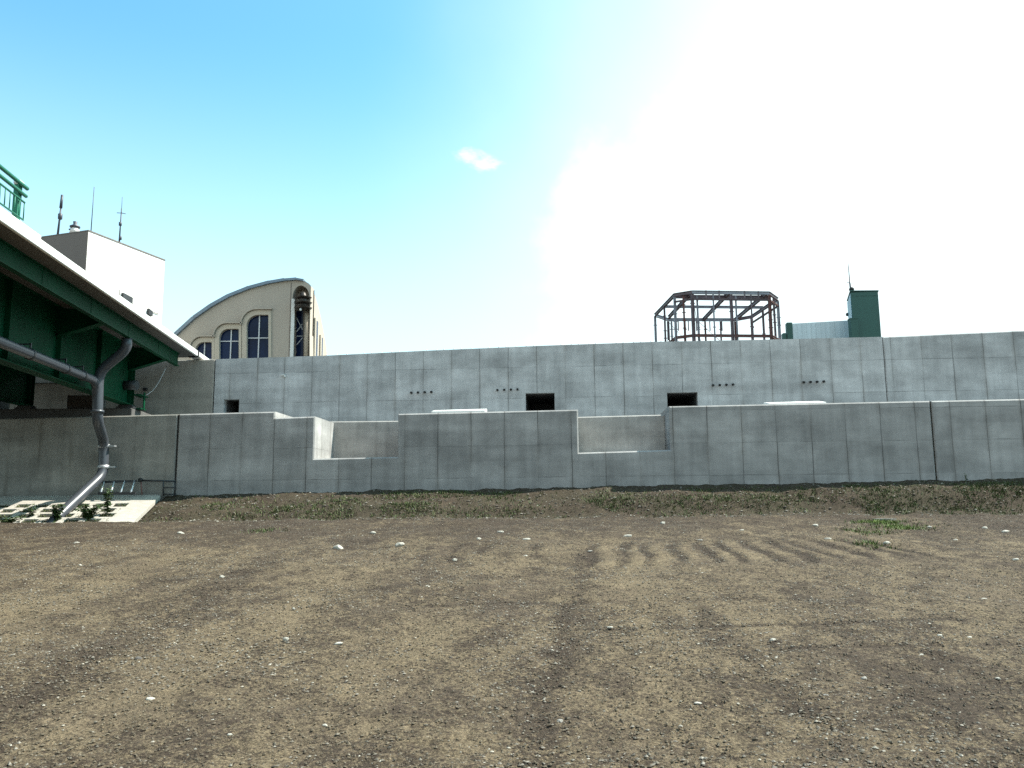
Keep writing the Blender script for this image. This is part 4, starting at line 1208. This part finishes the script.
stones = [(181, 534, 9, 0), (338, 548.6, 13, 0), (400, 546, 11, 0), (222, 578, 6, 0), (501, 533, 9, 0), (526.6, 540.5, 9, 0), (294, 610, 5, 0), (286, 640.6, 7, 0), (428, 587.6, 6, 0),
          (526, 557.6, 8, 0), (373, 534, 8, 0), (479, 540, 6, 0), (628.4, 537, 11, 0), (828, 540, 8, 0), (815.6, 526.7, 8, 0), (887.4, 544.7, 9, 0), (1005.6, 532.4, 9, 0), (956, 541, 6, 0),
          (1016, 560.8, 7, 0), (774, 642.5, 9, 0), (695, 598.6, 6, 1), (610, 628.8, 7, 0), (703, 575, 7, 0), (910, 600, 5, 0), (984, 600, 6, 0), (922, 657, 8, 0), (940, 637, 6, 0), (663, 524, 6, 0),
          (151, 701, 11, 0), (214, 722.7, 9, 0), (139.4, 661, 11, 2), (143.5, 684.5, 7, 0), (338.6, 645, 9, 0), (325, 727, 6, 0), (229.6, 737, 7, 0), (777, 660, 6, 0), (906, 701.5, 6, 0),
          (888, 736, 8, 0), (826, 698, 9, 1), (864.5, 681, 9, 1), (698, 705, 8, 0), (998.5, 680, 6, 0), (969.5, 639, 6, 0), (560.5, 723.5, 8, 1), (793.5, 743.5, 6, 0), (939.5, 716.5, 7, 0), (703, 761, 8, 0),
          (77, 545, 8, 0), (40, 552, 5, 0), (80, 566, 5, 0), (135, 541, 5, 0), (455, 561, 6, 0), (742, 531, 6, 0), (700, 541, 6, 1), (930, 528, 6, 0), (985, 529, 6, 0), (590, 552, 6, 1)]
special = {(151, 701): 'white pointed pebble lying alone at the lower left of the dirt', (139.4, 661): 'dark brown stone lying on the dirt at the lower left',
           (338, 548.6): 'flat whitish stone on the dirt below the left notch of the wall', (181, 534): 'pale stone on the dirt just below the lattice slope corner'}
for k, (px, py, wpx, mi) in enumerate(stones):
    p = on_ground(px, py); dist = p.y
    o = bpy.data.objects.new('stone', protos[k % 8])
    C.objects.link(o)
    o.material_slots[0].link = 'OBJECT'; o.material_slots[0].material = M[('stone_pale', 'stone_grey', 'stone_dark')[mi]]
    r_ = wpx/FPX*dist/2*0.98
    o.scale = (r_, r_, r_); o.location = (p.x, p.y, p.z+0.010+r_*0.06)
    o.rotation_euler = (rng.uniform(-.15, .15), rng.uniform(-.15, .15), rng.uniform(-.5, .5))
    if (px, py) in special: tag(o, special[(px, py)], 'stone')
    else: tag(o, ('pale stone' if mi == 0 else 'grey stone')+' lying loose on the bare dirt slope', 'stone', 'pale loose stones on the dirt' if mi == 0 else 'grey loose stones on the dirt')
# flat slab by the yellow-green grass
p = on_ground(884, 520.5); mb = MB()
bm_ = [(-.24, -.06), (-.14, -.13), (.10, -.10), (.27, -.03), (.22, .10), (-.06, .13), (-.25, .05)]
n = len(bm_); z0 = p.z+0.0
for k in range(n):
    (xa, ya), (xb, yb) = bm_[k], bm_[(k+1) % n]
    mb.quad([(p.x+xa, p.y+ya, z0-.05), (p.x+xb, p.y+yb, z0-.05), (p.x+xb*.93, p.y+yb*.93, z0+.045), (p.x+xa*.93, p.y+ya*.93, z0+.045)])
mb.quad([(p.x+x*.93, p.y+y*.93, z0+.045) for x, y in bm_]); mb.quad([(p.x+x, p.y+y, z0-.05) for x, y in reversed(bm_)])
tag(mb.build('stone', M['stone_grey'], bevel=0.012), 'flat grey slab of stone beside the bright grass at the right', 'stone')

# gravel: nobody could count it
def scatter(n, rmin, rmax, power, name, colfn, ymin=4.2, ymax=19.7, seed=1, flat=0.6, mask=None, near=1.0):
    rg = np.random.default_rng(seed)
    u = rg.random(n)
    Yp = (ymin**(2-near)+u*(ymax**(2-near)-ymin**(2-near)))**(1/(2-near))
    Xp = (rg.random(n)*2-1)*0.92*(Yp+0.3)
    if mask is not None:
        keep = rg.random(n) < mask(Xp, Yp); Xp, Yp = Xp[keep], Yp[keep]; n = len(Xp)
    r = rmin+(rmax-rmin)*rg.random(n)**power
    Zp = ground_z(Xp, Yp)+0.012
    b2 = (fbm(Xp*1.3, Yp*1.3, 3, 2)-0.5)*0.07+(fbm(Xp*7, Yp*7, 3, 4)-0.5)*0.030
    Zp = Zp+b2*(1+0.6*sstep(CREST-.3, CREST+.2, Yp))
    base = np.array([(1, 0, 0), (.31, .95, 0), (-.81, .59, 0), (-.81, -.59, 0), (.31, -.95, 0), (0, 0, 1), (0, 0, -1)], float)
    fc = np.array([(0, 1, 5), (1, 2, 5), (2, 3, 5), (3, 4, 5), (4, 0, 5), (1, 0, 6), (2, 1, 6), (3, 2, 6), (4, 3, 6), (0, 4, 6)])
    V = base[None]*(1+rg.normal(0, 0.18, (n, 7, 3)))
    V = V*np.stack([r*rg.uniform(.8, 1.3, n), r*rg.uniform(.6, 1.0, n), r*flat*rg.uniform(.6, 1.2, n)], -1)[:, None]
    th = rg.random(n)*6.28; c, s = np.cos(th)[:, None], np.sin(th)[:, None]
    X2 = V[..., 0]*c-V[..., 1]*s; Y2 = V[..., 0]*s+V[..., 1]*c
    V = np.stack([X2+Xp[:, None], Y2+Yp[:, None], V[..., 2]+Zp[:, None]+(r*flat*0.25)[:, None]], -1)
    Fc = fc[None]+(np.arange(n)*7)[:, None, None]
    me = bpy.data.meshes.new(name); mesh_np(me, V.reshape(-1, 3), Fc.reshape(-1, 3), 3)
    at = me.color_attributes.new('tint', 'FLOAT_COLOR', 'POINT')
    col = colfn(rg, n, Xp, Yp)
    at.data.foreach_set('color', np.repeat(np.hstack([col, np.ones((n, 1))]), 7, 0).astype(np.float32).ravel())
    return link(name, me, M['gravel'])
def gcol(rg, n, X, Y):
    k = rg.random(n)[:, None]; t = rg.random(n)[:, None]
    c = np.where(k < 0.50, np.array([[.12, .105, .082]]), np.where(k < 0.80, np.array([[.19, .17, .14]]), np.where(k < 0.92, np.array([[.28, .255, .21]]), np.array([[.085, .075, .062]]))))
    return c*(0.75+0.5*t)
def ccol(rg, n, X, Y):
    t = rg.random(n)[:, None]; d, _ = track_fields(X, Y)
    return (np.array([[.056, .045, .034]])*(1-d[:, None])+np.array([[.150, .122, .082]])*d[:, None])*(0.7+0.7*t)
gv = scatter(150000, 0.003, 0.016, 3.2, 'gravel', gcol, seed=3, near=0.9, mask=lambda X, Y: np.clip((fbm(X*0.9, Y*0.7, 4, 61)-0.38)*4.5, 0.12, 1)); tag(gv, 'small grey gravel strewn over the dirt', 'gravel', kind='stuff')
cl = scatter(170000, 0.003, 0.014, 2.2, 'dirt_clods', ccol, seed=5, near=0.9, flat=0.75, mask=lambda X, Y: 0.35+0.65*(1-track_fields(X, Y)[0])); tag(cl, 'crumbled clods of brown dirt', 'dirt', kind='stuff')
bk = scatter(9000, 0.010, 0.045, 2.4, 'bank_rubble', lambda rg, n, X, Y: gcol(rg, n, X, Y)*0.8, seed=8, ymin=19.3, ymax=22.6, near=0.9,
             mask=lambda X, Y: ((Y < LW.b-LW.a*X-0.05) & (X > PAD_X+.1))*1.0); tag(bk, 'small rubble on the weedy bank', 'rubble', kind='stuff')

# grass and low weeds on the bank
def grass():
    rg = np.random.default_rng(21); n = 150000
    X = rg.uniform(-9.2, 15.5, n); Y = rg.uniform(13.0, 22.4, n)
    d = fbm(X*0.75, Y*1.1, 3, 33)
    dens = np.clip((d-0.52)*2.6, 0, 1)*sstep(19.5, 20.2, Y)+0.03*sstep(19.6, 20.2, Y)
    spots = [(405, 508, .5, .35, .9), (290, 509, .5, .3, .6), (425, 512, .6, .25, .5), (500, 512, 1.2, .3, .4), (640, 500, .8, .3, .4), (690, 505, .8, .4, .6), (760, 503, .8, .35, .7), (800, 498, 1.0, .3, .5), (895, 503, .8, .4, .5), (1000, 489, 1.2, .45, 1.0),
             (880, 523.5, .45, .35, 1.0), (900, 528, .5, .4, .8), (868, 533, .3, .4, .6), (870, 546, .25, .4, .5), (985, 510, .8, .3, .7), (262, 532, .25, .3, .5), (955, 507, .4, .3, .4)]
    yel = np.zeros(n)
    for i, (px, py, rx, ry, a) in enumerate(spots):
        p = on_ground(px, py); g = np.exp(-((X-p.x)/rx)**2-((Y-p.y)/ry)**2)*a
        dens = dens+g
        if 10 <= i <= 13: yel = np.maximum(yel, g)
    keep = (rg.random(n) < dens*0.72) & (Y < LW.b-LW.a*X-0.42+0.2*rg.random(n))
    X, Y, yel, d = X[keep], Y[keep], yel[keep], d[keep]; n = len(X)
    nb = 5
    X = np.repeat(X, nb)+rg.normal(0, .03, n*nb); Y = np.repeat(Y, nb)+rg.normal(0, .03, n*nb); yel = np.repeat(yel, nb); n = len(X)
    Z = ground_z(X, Y)+(fbm(X*1.3, Y*1.3, 3, 2)-0.5)*0.07*(1+0.6*sstep(CREST-.3, CREST+.2, Y))
    ns = 2600; ps = rg.uniform(0.6, 6.5, ns); pt = rg.choice([.335, .49, .645, .80], ns)+rg.uniform(-.04, .03, ns)
    pp = np.array([PT(a_, b_, .03) for a_, b_ in zip(ps, pt)])
    X = np.concatenate([X, pp[:, 0]]); Y = np.concatenate([Y, pp[:, 1]]); Z = np.concatenate([Z, pp[:, 2]]); yel = np.concatenate([yel, np.zeros(ns)]); n = len(X)
    h = rg.uniform(.018, .085, n)*(0.7+0.5*rg.random(n)); a = rg.random(n)*6.28; w = rg.uniform(.006, .014, n); ln = rg.uniform(.2, 1.1, n)*h
    ca, sa = np.cos(a), np.sin(a)
    b0 = np.stack([X-sa*w, Y+ca*w, Z], -1); b1 = np.stack([X+sa*w, Y-ca*w, Z], -1); t = np.stack([X+ca*ln, Y+sa*ln, Z+h], -1)
    V = np.stack([b0, b1, t], 1).reshape(-1, 3); Fc = np.arange(n*3).reshape(-1, 3)
    me = bpy.data.meshes.new('grass'); mesh_np(me, V, Fc, 3)
    at = me.color_attributes.new('tint', 'FLOAT_COLOR', 'POINT')
    k = rg.random(n)[:, None]
    c = np.where(k < 0.55, np.array([[.050, .078, .020]]), np.where(k < 0.8, np.array([[.085, .10, .030]]), np.array([[.13, .115, .065]])))
    c = c*(1-yel[:, None])+np.array([[.13, .19, .03]])*yel[:, None]; c = c*rg.uniform(.7, 1.3, n)[:, None]
    at.data.foreach_set('color', np.repeat(np.hstack([c, np.ones((n, 1))]), 3, 0).astype(np.float32).ravel())
    return link('grass', me, M['blades'])
tag(grass(), 'short patchy green weeds on the bank', 'grass', kind='stuff')
